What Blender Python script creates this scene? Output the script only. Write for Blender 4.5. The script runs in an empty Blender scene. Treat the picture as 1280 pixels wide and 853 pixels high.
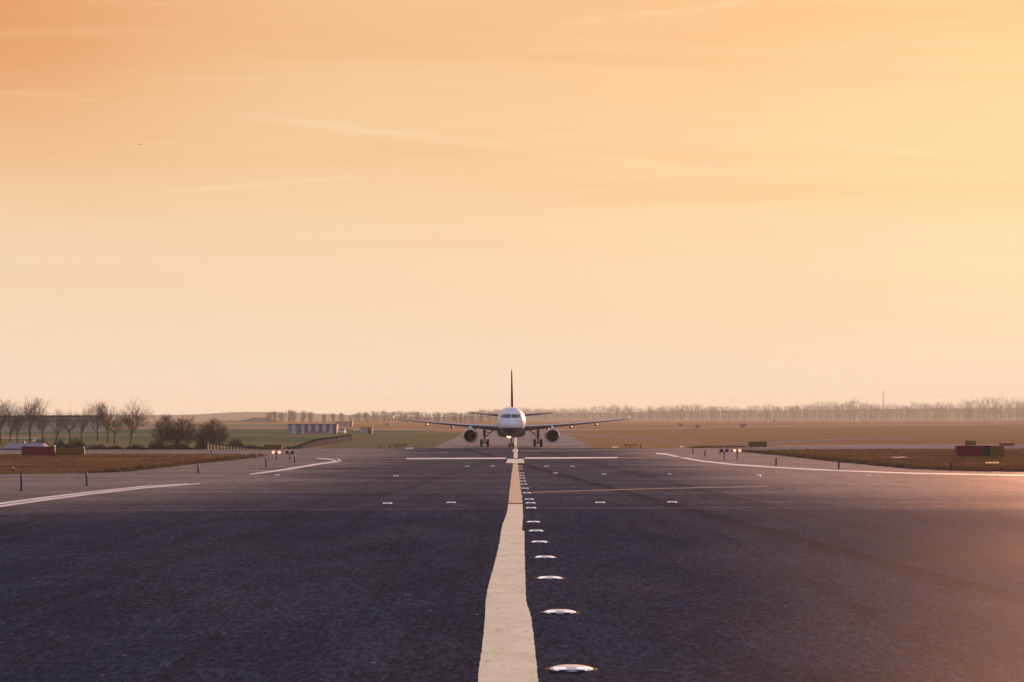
import bpy, bmesh, math, random
from mathutils import Vector, Matrix

random.seed(7)
R = math.radians
scene = bpy.context.scene
COL = scene.collection

# ------------------------------------------------------------------ camera
F = 2489.0          # focal length in photo pixels (1280 wide) = 70 mm on 36 mm
HZ = 522.0          # horizon row
CAMH = 4.2          # camera height
cam_data = bpy.data.cameras.new('camera')
cam_data.lens = 70.0
cam_data.sensor_width = 36.0
cam_data.shift_y = (HZ - 426.5) / 1280.0
cam_data.clip_start = 0.1
cam_data.clip_end = 30000
cam = bpy.data.objects.new('camera', cam_data)
COL.objects.link(cam)
cam.location = (0, 0, CAMH)
cam.rotation_euler = (R(90), 0, 0)
scene.camera = cam


def dist(py):
    return F * CAMH / (py - HZ)


def gp(px, py):
    """point on the level ground seen at a photo pixel"""
    d = dist(py)
    return (px - 640.0) * d / F, d


def xat(px, d):
    return (px - 640.0) * d / F


def zat(py, d):
    return CAMH + (HZ - py) * d / F


# ------------------------------------------------------------------ material helpers
class NT:
    def __init__(self, tree):
        self.t = tree

    def n(self, typ, **kw):
        nd = self.t.nodes.new(typ)
        for k, v in kw.items():
            setattr(nd, k, v)
        return nd

    def link(self, a, b):
        self.t.links.new(a, b)

    def put(self, sock, v):
        if isinstance(v, bpy.types.NodeSocket):
            self.t.links.new(v, sock)
        elif v is not None:
            sock.default_value = v

    def math(self, op, a, b=None, c=None, clamp=False):
        nd = self.n('ShaderNodeMath', operation=op)
        nd.use_clamp = clamp
        self.put(nd.inputs[0], a)
        if b is not None:
            self.put(nd.inputs[1], b)
        if c is not None:
            self.put(nd.inputs[2], c)
        return nd.outputs[0]

    def vmath(self, op, a, b=None):
        nd = self.n('ShaderNodeVectorMath', operation=op)
        self.put(nd.inputs[0], a)
        if b is not None:
            self.put(nd.inputs[1], b)
        return nd.outputs['Value'] if op in ('DOT_PRODUCT', 'LENGTH') else nd.outputs[0]

    def smooth(self, v, a, b, to0=0.0, to1=1.0):
        nd = self.n('ShaderNodeMapRange', interpolation_type='SMOOTHSTEP')
        self.put(nd.inputs['Value'], v)
        self.put(nd.inputs['From Min'], a)
        self.put(nd.inputs['From Max'], b)
        nd.inputs['To Min'].default_value = to0
        nd.inputs['To Max'].default_value = to1
        return nd.outputs[0]

    def noise(self, vec, scale, detail=4.0, rough=0.55, dist=0.0):
        nd = self.n('ShaderNodeTexNoise')
        self.put(nd.inputs['Vector'], vec)
        nd.inputs['Scale'].default_value = scale
        nd.inputs['Detail'].default_value = detail
        nd.inputs['Roughness'].default_value = rough
        nd.inputs['Distortion'].default_value = dist
        return nd.outputs[0]

    def mapping(self, vec, scale=(1, 1, 1), rot=(0, 0, 0), loc=(0, 0, 0)):
        nd = self.n('ShaderNodeMapping')
        self.put(nd.inputs['Vector'], vec)
        nd.inputs['Scale'].default_value = scale
        nd.inputs['Rotation'].default_value = rot
        nd.inputs['Location'].default_value = loc
        return nd.outputs[0]

    def mix(self, f, a, b, blend='MIX'):
        nd = self.n('ShaderNodeMix', data_type='RGBA', blend_type=blend)
        self.put(nd.inputs['Factor'], f)
        for s, v in ((nd.inputs['A'], a), (nd.inputs['B'], b)):
            pass
        cols = [s for s in nd.inputs if s.type == 'RGBA']
        for s, v in zip(cols, (a, b)):
            if isinstance(v, tuple) and len(v) == 3:
                v = v + (1.0,)
            self.put(s, v)
        return [o for o in nd.outputs if o.type == 'RGBA'][0]

    def ramp(self, v, stops, interp='LINEAR'):
        nd = self.n('ShaderNodeValToRGB')
        nd.color_ramp.interpolation = interp
        e = nd.color_ramp.elements
        while len(e) < len(stops):
            e.new(0.5)
        for el, (p, c) in zip(e, stops):
            el.position = p
            el.color = c + (1.0,) if len(c) == 3 else c
        self.put(nd.inputs[0], v)
        return nd.outputs[0]


def new_mat(name):
    m = bpy.data.materials.new(name)
    m.use_nodes = True
    nt = NT(m.node_tree)
    b = m.node_tree.nodes['Principled BSDF']
    return m, nt, b


def coords(nt):
    tc = nt.n('ShaderNodeTexCoord')
    return tc.outputs['Object']


def geo_pos(nt):
    return nt.n('ShaderNodeNewGeometry').outputs['Position']


def simple(name, c, rough=0.6, metal=0.0, spec=0.2, var=0.15, scale=3.0, emit=None, estr=0.0, coat=0.0):
    m, nt, b = new_mat(name)
    v = coords(nt)
    nz = nt.noise(v, scale, 5.0, 0.6)
    f = nt.smooth(nz, 0.3, 0.7)
    lo = tuple(x * (1 - var) for x in c)
    hi = tuple(min(1, x * (1 + var)) for x in c)
    nt.link(nt.mix(f, lo, hi), b.inputs['Base Color'])
    nt.link(nt.smooth(nz, 0.2, 0.8, max(0.02, rough - 0.08), min(1, rough + 0.08)), b.inputs['Roughness'])
    b.inputs['Metallic'].default_value = metal
    b.inputs['Specular IOR Level'].default_value = spec
    b.inputs['Coat Weight'].default_value = coat
    if emit:
        b.inputs['Emission Color'].default_value = emit + (1,)
        b.inputs['Emission Strength'].default_value = estr
    return m


# ------------------------------------------------------------------ object helpers
def link(o, parent=None):
    COL.objects.link(o)
    if parent is not None:
        o.parent = parent
    return o


def tag(o, label=None, cat=None, group=None, kind=None):
    if label:
        o['label'] = label
    if cat:
        o['category'] = cat
    if group:
        o['group'] = group
    if kind:
        o['kind'] = kind
    return o


def thing(name, label, cat, loc, rz=0.0, group=None):
    o = bpy.data.objects.new(name, None)
    o.empty_display_size = 0.3
    link(o)
    o.location = loc
    o.rotation_euler = (0, 0, rz)
    return tag(o, label, cat, group)


def mesh_obj(name, bm, mats, parent=None, smooth=False, angle=None):
    me = bpy.data.meshes.new(name)
    bmesh.ops.recalc_face_normals(bm, faces=bm.faces[:])
    bm.to_mesh(me)
    bm.free()
    if not isinstance(mats, (list, tuple)):
        mats = [mats]
    for m in mats:
        me.materials.append(m)
    if smooth:
        for p in me.polygons:
            p.use_smooth = True
        if angle:
            try:
                me.set_sharp_from_angle(angle=R(angle))
            except Exception:
                pass
    return link(bpy.data.objects.new(name, me), parent)


def raw_obj(name, verts, faces, mats, parent=None, smooth=False):
    me = bpy.data.meshes.new(name)
    me.from_pydata(verts, [], faces)
    if not isinstance(mats, (list, tuple)):
        mats = [mats]
    for m in mats:
        me.materials.append(m)
    if smooth:
        for p in me.polygons:
            p.use_smooth = True
    me.update()
    return link(bpy.data.objects.new(name, me), parent)


def copy_tree(o, parent=None):
    c = o.copy()
    COL.objects.link(c)
    if parent is not None:
        c.parent = parent
    for ch in list(o.children):
        copy_tree(ch, c)
    return c


def add_box(bm, x0, x1, y0, y1, z0, z1, bevel=0.0):
    vs = [bm.verts.new((x, y, z)) for z in (z0, z1) for y in (y0, y1) for x in (x0, x1)]
    fs = [(0, 2, 3, 1), (4, 5, 7, 6), (0, 1, 5, 4), (2, 6, 7, 3), (0, 4, 6, 2), (1, 3, 7, 5)]
    faces = [bm.faces.new([vs[i] for i in f]) for f in fs]
    if bevel > 0:
        es = list({e for f in faces for e in f.edges})
        bmesh.ops.bevel(bm, geom=es, offset=bevel, segments=2, affect='EDGES', profile=0.6)


def frame_of(d):
    d = d.normalized()
    a = Vector((0, 0, 1)) if abs(d.z) < 0.9 else Vector((1, 0, 0))
    u = d.cross(a).normalized()
    return u, d.cross(u).normalized()


def add_tube(bm, pts, radii, segs=8, cap=True):
    rings = []
    n = len(pts)
    pts = [Vector(p) for p in pts]
    for i, p in enumerate(pts):
        d = (pts[min(i + 1, n - 1)] - pts[max(i - 1, 0)])
        u, v = frame_of(d)
        rings.append([bm.verts.new(p + (u * math.cos(2 * math.pi * k / segs) + v * math.sin(2 * math.pi * k / segs)) * radii[i])
                      for k in range(segs)])
    for a, b in zip(rings, rings[1:]):
        for k in range(segs):
            bm.faces.new((a[k], a[(k + 1) % segs], b[(k + 1) % segs], b[k]))
    if cap:
        bm.faces.new(rings[0])
        bm.faces.new(rings[-1])


def add_lathe(bm, prof, axis='Z', segs=24, center=(0, 0, 0)):
    """prof: list of (radius, along)"""
    cx, cy, cz = center
    rings = []
    for r, t in prof:
        ring = []
        if r < 1e-5:
            if axis == 'Z':
                ring = [bm.verts.new((cx, cy, cz + t))]
            elif axis == 'Y':
                ring = [bm.verts.new((cx, cy + t, cz))]
            else:
                ring = [bm.verts.new((cx + t, cy, cz))]
        else:
            for k in range(segs):
                a = 2 * math.pi * k / segs
                c, s = r * math.cos(a), r * math.sin(a)
                if axis == 'Z':
                    co = (cx + c, cy + s, cz + t)
                elif axis == 'Y':
                    co = (cx + c, cy + t, cz + s)
                else:
                    co = (cx + t, cy + c, cz + s)
                ring.append(bm.verts.new(co))
        rings.append(ring)
    for a, b in zip(rings, rings[1:]):
        for k in range(segs):
            k2 = (k + 1) % segs
            if len(a) == 1 and len(b) == 1:
                continue
            if len(a) == 1:
                bm.faces.new((a[0], b[k], b[k2]))
            elif len(b) == 1:
                bm.faces.new((a[k], a[k2], b[0]))
            else:
                bm.faces.new((a[k], a[k2], b[k2], b[k]))


# ------------------------------------------------------------------ sun and sky
SUN_AZ, SUN_EL = R(17.5), R(8)
SUN_DIR = Vector((math.sin(SUN_AZ) * math.cos(SUN_EL), math.cos(SUN_AZ) * math.cos(SUN_EL), math.sin(SUN_EL)))
sl = bpy.data.lights.new('sun', 'SUN')
sl.energy = 5.0
sl.angle = R(2.0)
sl.color = (1.0, 0.47, 0.23)
so = bpy.data.objects.new('sun', sl)
link(so)
so.rotation_euler = (-SUN_DIR).to_track_quat('-Z', 'Y').to_euler()
so.location = SUN_DIR * 500

world = bpy.data.worlds.new('World')
scene.world = world
world.use_nodes = True
w = NT(world.node_tree)
bg = world.node_tree.nodes['Background']
sky = w.n('ShaderNodeTexSky', sky_type='NISHITA')
sky.sun_disc = False
sky.sun_elevation = SUN_EL
sky.sun_rotation = SUN_AZ
sky.air_density = 1.6
sky.dust_density = 5.0
sky.ozone_density = 1.0
tc = w.n('ShaderNodeTexCoord')
D = tc.outputs['Generated']
sep = w.n('ShaderNodeSeparateXYZ')
w.link(D, sep.inputs[0])
dx, dy, dz = sep.outputs
zpos = w.math('MAXIMUM', dz, 0.0)
# cloud-plane coordinates, for long flat veils of cirrus
inv = w.math('DIVIDE', 1.0, w.math('ADD', zpos, 0.10))
comb = w.n('ShaderNodeCombineXYZ')
w.link(w.math('MULTIPLY', dx, inv), comb.inputs[0])
w.link(w.math('MULTIPLY', dy, inv), comb.inputs[1])
plane = comb.outputs[0]
veil = w.noise(w.mapping(plane, scale=(0.32, 1.25, 1), rot=(0, 0, R(7))), 2.3, 6.0, 0.55, 0.7)
veil2 = w.noise(w.mapping(plane, scale=(0.55, 2.6, 1), rot=(0, 0, R(-10)), loc=(3.1, 1.7, 0)), 3.6, 7.0, 0.6, 1.0)
sunward = w.vmath('DOT_PRODUCT', D, tuple(SUN_DIR))
# hazy evening glow by height above the horizon: toward the sun warm, away from it lavender
warm = w.ramp(zpos, [(0.0, (1.0, 0.83, 0.635)), (0.07, (0.985, 0.725, 0.485)), (0.13, (0.97, 0.64, 0.37)),
                     (0.21, (0.93, 0.555, 0.285)), (0.40, (0.62, 0.52, 0.55)), (1.0, (0.40, 0.50, 0.84))], 'EASE')
cool = w.ramp(zpos, [(0.0, (0.46, 0.42, 0.50)), (0.25, (0.44, 0.45, 0.64)), (1.0, (0.40, 0.50, 0.84))])
side = w.smooth(sunward, -0.35, 0.86)
glow = w.mix(side, cool, warm)
# left, away from the sun, the upper sky sinks to a deeper orange
deep = w.math('MULTIPLY', w.smooth(sunward, 0.935, 0.845), w.smooth(zpos, 0.085, 0.20))
deep = w.math('MULTIPLY', deep, w.smooth(dy, 0.2, 0.8))
deep = w.math('MULTIPLY', deep, w.smooth(zpos, 0.5, 0.25))
glow = w.mix(w.math('MULTIPLY', deep, 0.9), glow, (0.82, 0.33, 0.12))
bright = w.math('MULTIPLY', w.smooth(sunward, 0.90, 0.985), 0.10)
glow = w.mix(bright, glow, (0.99, 0.62, 0.38))
# cirrus: lighter veils and deeper orange gaps, stronger higher up
hi = w.smooth(zpos, 0.015, 0.19)
lightv = w.math('MULTIPLY', w.math('MULTIPLY', w.smooth(veil2, 0.50, 0.72), hi), 0.17)
darkv = w.math('MULTIPLY', w.math('MULTIPLY', w.smooth(veil, 0.47, 0.74), hi), 0.55)
glow = w.mix(darkv, glow, (0.88, 0.47, 0.23))
glow = w.mix(lightv, glow, (1.0, 0.74, 0.46))


def contrail(p0, p1, wid, strength, g):
    a = Vector(((p0[0] - 640) / F, 1, (HZ - p0[1]) / F)).normalized()
    b = Vector(((p1[0] - 640) / F, 1, (HZ - p1[1]) / F)).normalized()
    nrm = a.cross(b).normalized()
    mid = (a + b).normalized()
    half = math.acos(max(-1, min(1, a.dot(b)))) / 2
    ax = (b - a).normalized()
    off = w.math('ADD', w.vmath('DOT_PRODUCT', D, tuple(nrm)), w.math('MULTIPLY', w.math('SUBTRACT', w.noise(D, 60.0, 3.0), 0.5), wid * 1.2))
    acr = w.smooth(w.math('ABSOLUTE', off), wid, 0.0)
    along = w.math('ABSOLUTE', w.math('SUBTRACT', w.vmath('DOT_PRODUCT', D, tuple(ax)), ax.dot(mid)))
    ends = w.smooth(along, half, half * 0.45)
    patch = w.smooth(w.noise(D, 22.0, 4.0), 0.3, 0.62)
    front = w.smooth(dy, 0.0, 0.3)
    f = w.math('MULTIPLY', w.math('MULTIPLY', acr, ends), w.math('MULTIPLY', patch, strength))
    return w.mix(w.math('MULTIPLY', f, front), g, (1.0, 0.79, 0.52))


glow = contrail((230, 135), (960, 222), 0.0034, 0.36, glow)
glow = contrail((110, 249), (560, 211), 0.0018, 0.45, glow)
glow = contrail((690, 30), (960, 2), 0.0036, 0.5, glow)
glow = contrail((980, 170), (1330, 214), 0.0032, 0.2, glow)
# brought to the sky texture's range and mixed with it
big = w.n('ShaderNodeVectorMath', operation='SCALE')
w.link(glow, big.inputs[0])
big.inputs['Scale'].default_value = 6.2
final = w.mix(0.03, big.outputs[0], sky.outputs[0])
w.link(final, bg.inputs['Color'])
bg.inputs['Strength'].default_value = 0.1

scene.view_settings.view_transform = 'Standard'
scene.view_settings.look = 'None'
scene.view_settings.exposure = math.log2(1 / 0.66)
scene.view_settings.gamma = 1.0
scene.view_settings.use_curve_mapping = False
scene.cycles.volume_bounces = 2
scene.cycles.max_bounces = 8
scene.cycles.diffuse_bounces = 3
scene.cycles.sample_clamp_indirect = 6.0

# ------------------------------------------------------------------ ground materials
def grass_mat(name, c1, c2, c3):
    m, nt, b = new_mat(name)
    p = geo_pos(nt)
    a = nt.noise(nt.mapping(p, scale=(0.35, 1.0, 1)), 0.05, 5.0, 0.6)
    c = nt.noise(p, 1.3, 6.0, 0.65)
    col = nt.mix(nt.smooth(a, 0.32, 0.68), c1, c2)
    col = nt.mix(nt.math('MULTIPLY', nt.smooth(c, 0.35, 0.7), 0.55), col, c3)
    nt.link(col, b.inputs['Base Color'])
    b.inputs['Roughness'].default_value = 0.95
    b.inputs['Specular IOR Level'].default_value = 0.0
    bump = nt.n('ShaderNodeBump')
    bump.inputs['Strength'].default_value = 0.6
    bump.inputs['Distance'].default_value = 0.2
    nt.link(nt.noise(p, 2.5, 5.0, 0.7), bump.inputs['Height'])
    nt.link(bump.outputs[0], b.inputs['Normal'])
    return m


M_ground = grass_mat('dry_grass_ground', (0.275, 0.152, 0.070), (0.34, 0.198, 0.094), (0.205, 0.138, 0.060))
M_field_green = grass_mat('green_field', (0.082, 0.118, 0.056), (0.118, 0.142, 0.068), (0.072, 0.094, 0.046))
M_field_olive = grass_mat('olive_field', (0.165, 0.145, 0.066), (0.140, 0.140, 0.062), (0.19, 0.145, 0.070))
M_field_pale = grass_mat('stubble_field', (0.30, 0.20, 0.115), (0.27, 0.19, 0.12), (0.24, 0.165, 0.10))

GLF = 0.016
# pavement: near asphalt dark, farther slabs paler and streaked across
M_pave, nt, b = new_mat('pavement')
p = geo_pos(nt)
s = nt.n('ShaderNodeSeparateXYZ')
nt.link(p, s.inputs[0])
X, Y = s.outputs[0], s.outputs[1]
wob = nt.math('MULTIPLY', nt.math('SUBTRACT', nt.noise(p, 0.06, 3.0), 0.5), 5.0)
Yw = nt.math('ADD', Y, nt.math('MULTIPLY', nt.math('SUBTRACT', nt.noise(p, 0.5, 2.0), 0.5), 0.6))
Ys = nt.math('ADD', Yw, nt.math('MULTIPLY', X, -0.10))
Yb = nt.math('ADD', Ys, nt.math('MULTIPLY', nt.math('SUBTRACT', nt.noise(nt.mapping(p, scale=(0.05, 0.12, 1)), 1.0, 4.0, 0.6), 0.5), 30.0))
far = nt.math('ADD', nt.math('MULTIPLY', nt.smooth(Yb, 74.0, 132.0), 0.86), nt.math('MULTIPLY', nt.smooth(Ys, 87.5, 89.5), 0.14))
grain = nt.noise(nt.mapping(p, scale=(1.0, 0.26, 1)), 9.0, 3.0, 0.7)
grain2 = nt.noise(nt.mapping(p, scale=(1.0, 0.25, 1)), 3.0, 4.0, 0.7)
patchy = nt.noise(nt.mapping(p, scale=(0.5, 0.16, 1)), 0.35, 5.0, 0.6, 0.4)
streak = nt.noise(nt.mapping(p, scale=(0.035, 0.22, 1)), 1.0, 6.0, 0.62, 0.3)
streak2 = nt.noise(nt.mapping(p, scale=(0.02, 0.55, 1), loc=(5, 2, 0)), 1.0, 5.0, 0.6, 0.2)
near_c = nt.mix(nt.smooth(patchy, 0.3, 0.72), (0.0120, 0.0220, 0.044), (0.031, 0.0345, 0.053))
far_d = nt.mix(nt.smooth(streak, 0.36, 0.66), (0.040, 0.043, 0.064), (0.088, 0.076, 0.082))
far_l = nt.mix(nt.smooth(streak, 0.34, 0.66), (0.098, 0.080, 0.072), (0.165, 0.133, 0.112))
Xw = nt.math('ABSOLUTE', nt.math('ADD', X, nt.math('MULTIPLY', nt.math('SUBTRACT', nt.noise(nt.mapping(p, scale=(0.03, 0.09, 1), loc=(1, 7, 0)), 1.0, 3.0, 0.5), 0.5), 22.0)))
rub = nt.smooth(Xw, 8.0, 21.0)
far_c = nt.mix(rub, far_d, far_l)
dk = nt.smooth(streak2, 0.56, 0.70)
far_c = nt.mix(nt.math('MULTIPLY', dk, 0.7), far_c, (0.062, 0.05, 0.058))
tyre = nt.noise(nt.mapping(p, scale=(1.1, 0.012, 1), rot=(0, 0, R(-2))), 1.0, 5.0, 0.6)
near_c = nt.mix(nt.math('MULTIPLY', nt.smooth(tyre, 0.52, 0.68), 0.45), near_c, (0.008, 0.008, 0.013))
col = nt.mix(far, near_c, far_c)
# long paving seams in the foreground, to the right of the line
for (x0, y0, sl_, wd, amt) in ((9.7, 75.7, 0.082, 1.7, 0.6), (12.8, 88.6, 0.053, 1.6, 0.45), (-9.5, 60.0, -0.06, 1.8, 0.25)):
    e = nt.math('SUBTRACT', X, nt.math('ADD', x0, nt.math('MULTIPLY', nt.math('SUBTRACT', y0, Y), sl_)))
    e = nt.math('ADD', e, nt.math('MULTIPLY', nt.math('SUBTRACT', nt.noise(p, 0.8, 3.0), 0.5), 0.35))
    band = nt.math('MULTIPLY', nt.smooth(e, -wd, -0.05), nt.smooth(e, 0.08, -0.05))
    col = nt.mix(nt.math('MULTIPLY', band, amt), col, (0.006, 0.005, 0.008))
# joint lines across the slabs
for (y0, wd, dark, amt) in ((90.2, 0.35, (0.015, 0.013, 0.018), 0.75), (91.6, 0.5, (0.25, 0.19, 0.17), 0.3), (152.0, 0.7, (0.02, 0.017, 0.02), 0.6), (140.5, 0.6, (0.22, 0.16, 0.14), 0.25), (117.0, 0.45, (0.02, 0.017, 0.02), 0.35)):
    e = nt.math('ABSOLUTE', nt.math('SUBTRACT', nt.math('ADD', Yw, nt.math('MULTIPLY', X, -0.10)), y0))
    lf = nt.math('MULTIPLY', nt.smooth(e, wd, wd * 0.3), nt.math('MULTIPLY', nt.smooth(nt.noise(nt.mapping(p, scale=(0.1, 0.02, 1), loc=(y0, 0, 0)), 1.0, 3.0), 0.32, 0.55), amt))
    col = nt.mix(lf, col, dark)
# aggregate and wear
def contrast(v, lo, hi, dark, light, c):
    f = nt.smooth(v, lo, hi, dark, light)
    sc_ = nt.n('ShaderNodeVectorMath', operation='SCALE')
    nt.link(c, sc_.inputs[0])
    nt.link(f, sc_.inputs['Scale'])
    return sc_.outputs[0]


col = contrast(grain, 0.36, 0.64, 0.55, 1.5, col)
col = contrast(grain2, 0.36, 0.64, 0.80, 1.22, col)
col = contrast(nt.noise(nt.mapping(p, scale=(0.7, 0.22, 1), loc=(9, 4, 0)), 0.55, 5.0, 0.65, 0.6), 0.34, 0.66, 0.84, 1.18, col)
spk = nt.n('ShaderNodeTexVoronoi')
nt.link(nt.mapping(p, scale=(1.0, 0.32, 1)), spk.inputs['Vector'])
spk.inputs['Scale'].default_value = 3.2
stone = nt.math('MULTIPLY', nt.smooth(spk.outputs['Distance'], 0.17, 0.10), nt.smooth(nt.noise(p, 1.1, 2.0), 0.55, 0.66))
col = nt.mix(nt.math('MULTIPLY', stone, 0.5), col, (0.22, 0.19, 0.18))
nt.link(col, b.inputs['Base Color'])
rg = nt.smooth(patchy, 0.25, 0.75, 0.48, 0.56)
nt.link(rg, b.inputs['Roughness'])
b.inputs['Specular IOR Level'].default_value = 0.0
bump = nt.n('ShaderNodeBump')
bump.inputs['Strength'].default_value = 0.55
bump.inputs['Distance'].default_value = 0.02
nt.link(nt.math('ADD', grain, nt.math('MULTIPLY', nt.noise(p, 110.0, 2.0, 0.8), 0.6)), bump.inputs['Height'])
nt.link(bump.outputs[0], b.inputs['Normal'])

gl = nt.n('ShaderNodeBsdfAnisotropic')
gl.inputs['Color'].default_value = (0.95, 0.82, 0.77, 1)

nt.link(bump.outputs[0], gl.inputs['Normal'])
mxs = nt.n('ShaderNodeMixShader')
lane = nt.math('MULTIPLY', nt.smooth(nt.math('SUBTRACT', nt.math('ADD', X, nt.math('MULTIPLY', nt.math('SUBTRACT', patchy, 0.5), 6.0)), nt.math('MULTIPLY', Y, 0.03)), 0.0, 12.0), 0.026)
nt.link(nt.math('ADD', rg, nt.math('MULTIPLY', lane, 4.5)), gl.inputs['Roughness'])
nt.link(nt.math('ADD', nt.math('ADD', lane, GLF), nt.math('MULTIPLY', nt.math('MULTIPLY', far, rub), 0.085)), mxs.inputs[0])
nt.link(b.outputs[0], mxs.inputs[1])
nt.link(gl.outputs[0], mxs.inputs[2])
nt.link(mxs.outputs[0], [q for q in M_pave.node_tree.nodes if q.type == 'OUTPUT_MATERIAL'][0].inputs['Surface'])

M_road = simple('worn_concrete', (0.27, 0.215, 0.19), 0.75, var=0.22, scale=0.08, spec=0.0)
M_road_pale = simple('pale_concrete', (0.42, 0.31, 0.25), 0.8, var=0.15, scale=0.05, spec=0.0)


def paint_mat(name, c, worn, amount):
    m, nt, b = new_mat(name)
    p = geo_pos(nt)
    cracks = nt.noise(nt.mapping(p, scale=(1.6, 0.5, 1)), 1.6, 7.0, 0.75, 0.4)
    fine = nt.noise(nt.mapping(p, scale=(1, 0.3, 1)), 14.0, 4.0, 0.75)
    blot = nt.noise(p, 0.7, 4.0, 0.6)
    f = nt.math('MULTIPLY', nt.smooth(cracks, 0.52, 0.72), amount)
    f2 = nt.math('MULTIPLY', nt.smooth(fine, 0.6, 0.75), amount * 0.7)
    col = nt.mix(nt.smooth(blot, 0.3, 0.7), c, tuple(x * 0.86 for x in c))
    col = nt.mix(f, col, worn)
    col = nt.mix(f2, col, tuple(x * 0.6 for x in worn))
    nt.link(col, b.inputs['Base Color'])
    b.inputs['Roughness'].default_value = 0.62
    b.inputs['Specular IOR Level'].default_value = 0.01
    bump = nt.n('ShaderNodeBump')
    bump.inputs['Strength'].default_value = 0.3
    bump.inputs['Distance'].default_value = 0.02
    nt.link(fine, bump.inputs['Height'])
    nt.link(bump.outputs[0], b.inputs['Normal'])
    return m


M_paint_cream = paint_mat('cream_paint', (0.72, 0.69, 0.49), (0.36, 0.31, 0.22), 0.7)
M_paint_ochre = paint_mat('ochre_paint', (0.66, 0.49, 0.32), (0.34, 0.23, 0.15), 0.6)
M_paint_white = paint_mat('white_paint', (0.80, 0.74, 0.66), (0.35, 0.28, 0.24), 0.3)
M_paint_faint = paint_mat('faded_paint', (0.19, 0.145, 0.13), (0.10, 0.08, 0.08), 0.5)


def sheet(name, pts, mat, z, kind='structure', res=0):
    """flat polygon given by world XY points"""
    bm = bmesh.new()
    bm.faces.new([bm.verts.new((x, y, z)) for x, y in pts])
    o = mesh_obj(name, bm, mat)
    o['kind'] = kind
    return o


def sheet_px(name, pix, mat, z):
    return sheet(name, [gp(*q) for q in pix], mat, z)


ground = sheet('ground', [(-5500, -150), (5500, -150), (5500, 6400), (-5500, 6400)], M_ground, 0.0)
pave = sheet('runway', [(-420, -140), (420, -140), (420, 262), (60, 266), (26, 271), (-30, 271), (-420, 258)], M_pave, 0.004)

# far fields on the left: green and stubble strips lying behind one another
sheet_px('field', [(-160, 562.2), (350, 562.2), (438, 546.0), (460, 543.5), (340, 543.0), (-40, 543.5)], M_field_olive, 0.004)
sheet_px('field', [(-60, 550.5), (392, 552.5), (455, 546.5), (150, 545)], M_field_green, 0.008)
sheet_px('field', [(-40, 543.4), (340, 542.9), (470, 543.4), (560, 537.5), (300, 536.6), (0, 537.5)], M_field_green, 0.008)
sheet_px('field', [(0, 536.9), (330, 536.3), (395, 535.0), (330, 533.0), (0, 533.3)], M_field_pale, 0.008)
sheet_px('field', [(0, 533.0), (400, 533.0), (470, 532.0), (400, 530.2), (0, 530.3)], M_field_olive, 0.006)
sheet_px('field', [(400, 560.8), (540, 560.4), (560, 552), (572, 546), (576, 541.2), (470, 540.5), (445, 545)], M_field_olive, 0.010)

# paved runway going on behind the aircraft, and thin far taxiways
sheet_px('runway', [(540, 560.6), (742, 560.6), (726, 551), (708, 543), (690, 539.2), (592, 539.2), (574, 546), (558, 552)], M_road, 0.012)
sheet_px('taxiway', [(440, 537.8), (600, 538.2), (690, 538.2), (690, 537.2), (600, 537.2), (440, 536.7)], M_road_pale, 0.014)
sheet_px('taxiway', [(690, 538.2), (780, 537.2), (900, 534.4), (1400, 528.6), (1400, 528.2), (900, 533.7), (780, 536.3), (690, 537.2)], M_road_pale, 0.014)
sheet_px('taxiway', [(705, 542.8), (880, 554.9), (960, 554.4), (1060, 549.5), (1400, 544.0), (1400, 543.4), (1060, 548.3), (960, 552.6), (880, 554.0), (715, 541.8)], M_road, 0.012)
sheet_px('taxiway', [(860, 561.9), (1400, 560.9), (1400, 556.8), (1100, 557.8), (985, 558.8), (930, 559.3)], M_road, 0.008)
sheet_px('taxiway', [(985, 558.3), (1100, 557.2), (1400, 556.2), (1400, 555.7), (1100, 556.5), (960, 557.6)], M_road_pale, 0.012)
sheet_px('taxiway', [(0, 548.2), (48, 548.2), (60, 547.2), (0, 547.2)], M_road_pale, 0.016)

# grass islands inside the pavement
left_isle = [(-200, 594.0), (-40, 593.0), (60, 592.4), (110, 591.6), (150, 590.0), (185, 586.0), (230, 580.8), (275, 576.2), (312, 572.2), (322, 570.6), (312, 569.6), (280, 569.0), (200, 568.6), (100, 568.5), (0, 568.6), (-200, 569.5)]
right_isle = [(922, 564.6), (955, 567.0), (1000, 571.6), (1050, 577.2), (1100, 582.0), (1150, 586.6), (1200, 588.8), (1280, 590.0), (1500, 592.0), (1500, 561.8), (1280, 561.8), (1100, 562.2), (1000, 562.6), (950, 563.2)]
M_isle = grass_mat('verge_soil', (0.105, 0.062, 0.030), (0.12, 0.075, 0.034), (0.085, 0.055, 0.026))
sheet_px('verge', left_isle, M_isle, 0.016)
sheet_px('verge', right_isle, M_isle, 0.016)


def inside(poly, x, y):
    c = False
    n = len(poly)
    for i in range(n):
        x1, y1 = poly[i]
        x2, y2 = poly[(i + 1) % n]
        if (y1 > y) != (y2 > y) and x < (x2 - x1) * (y - y1) / (y2 - y1) + x1:
            c = not c
    return c


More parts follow.
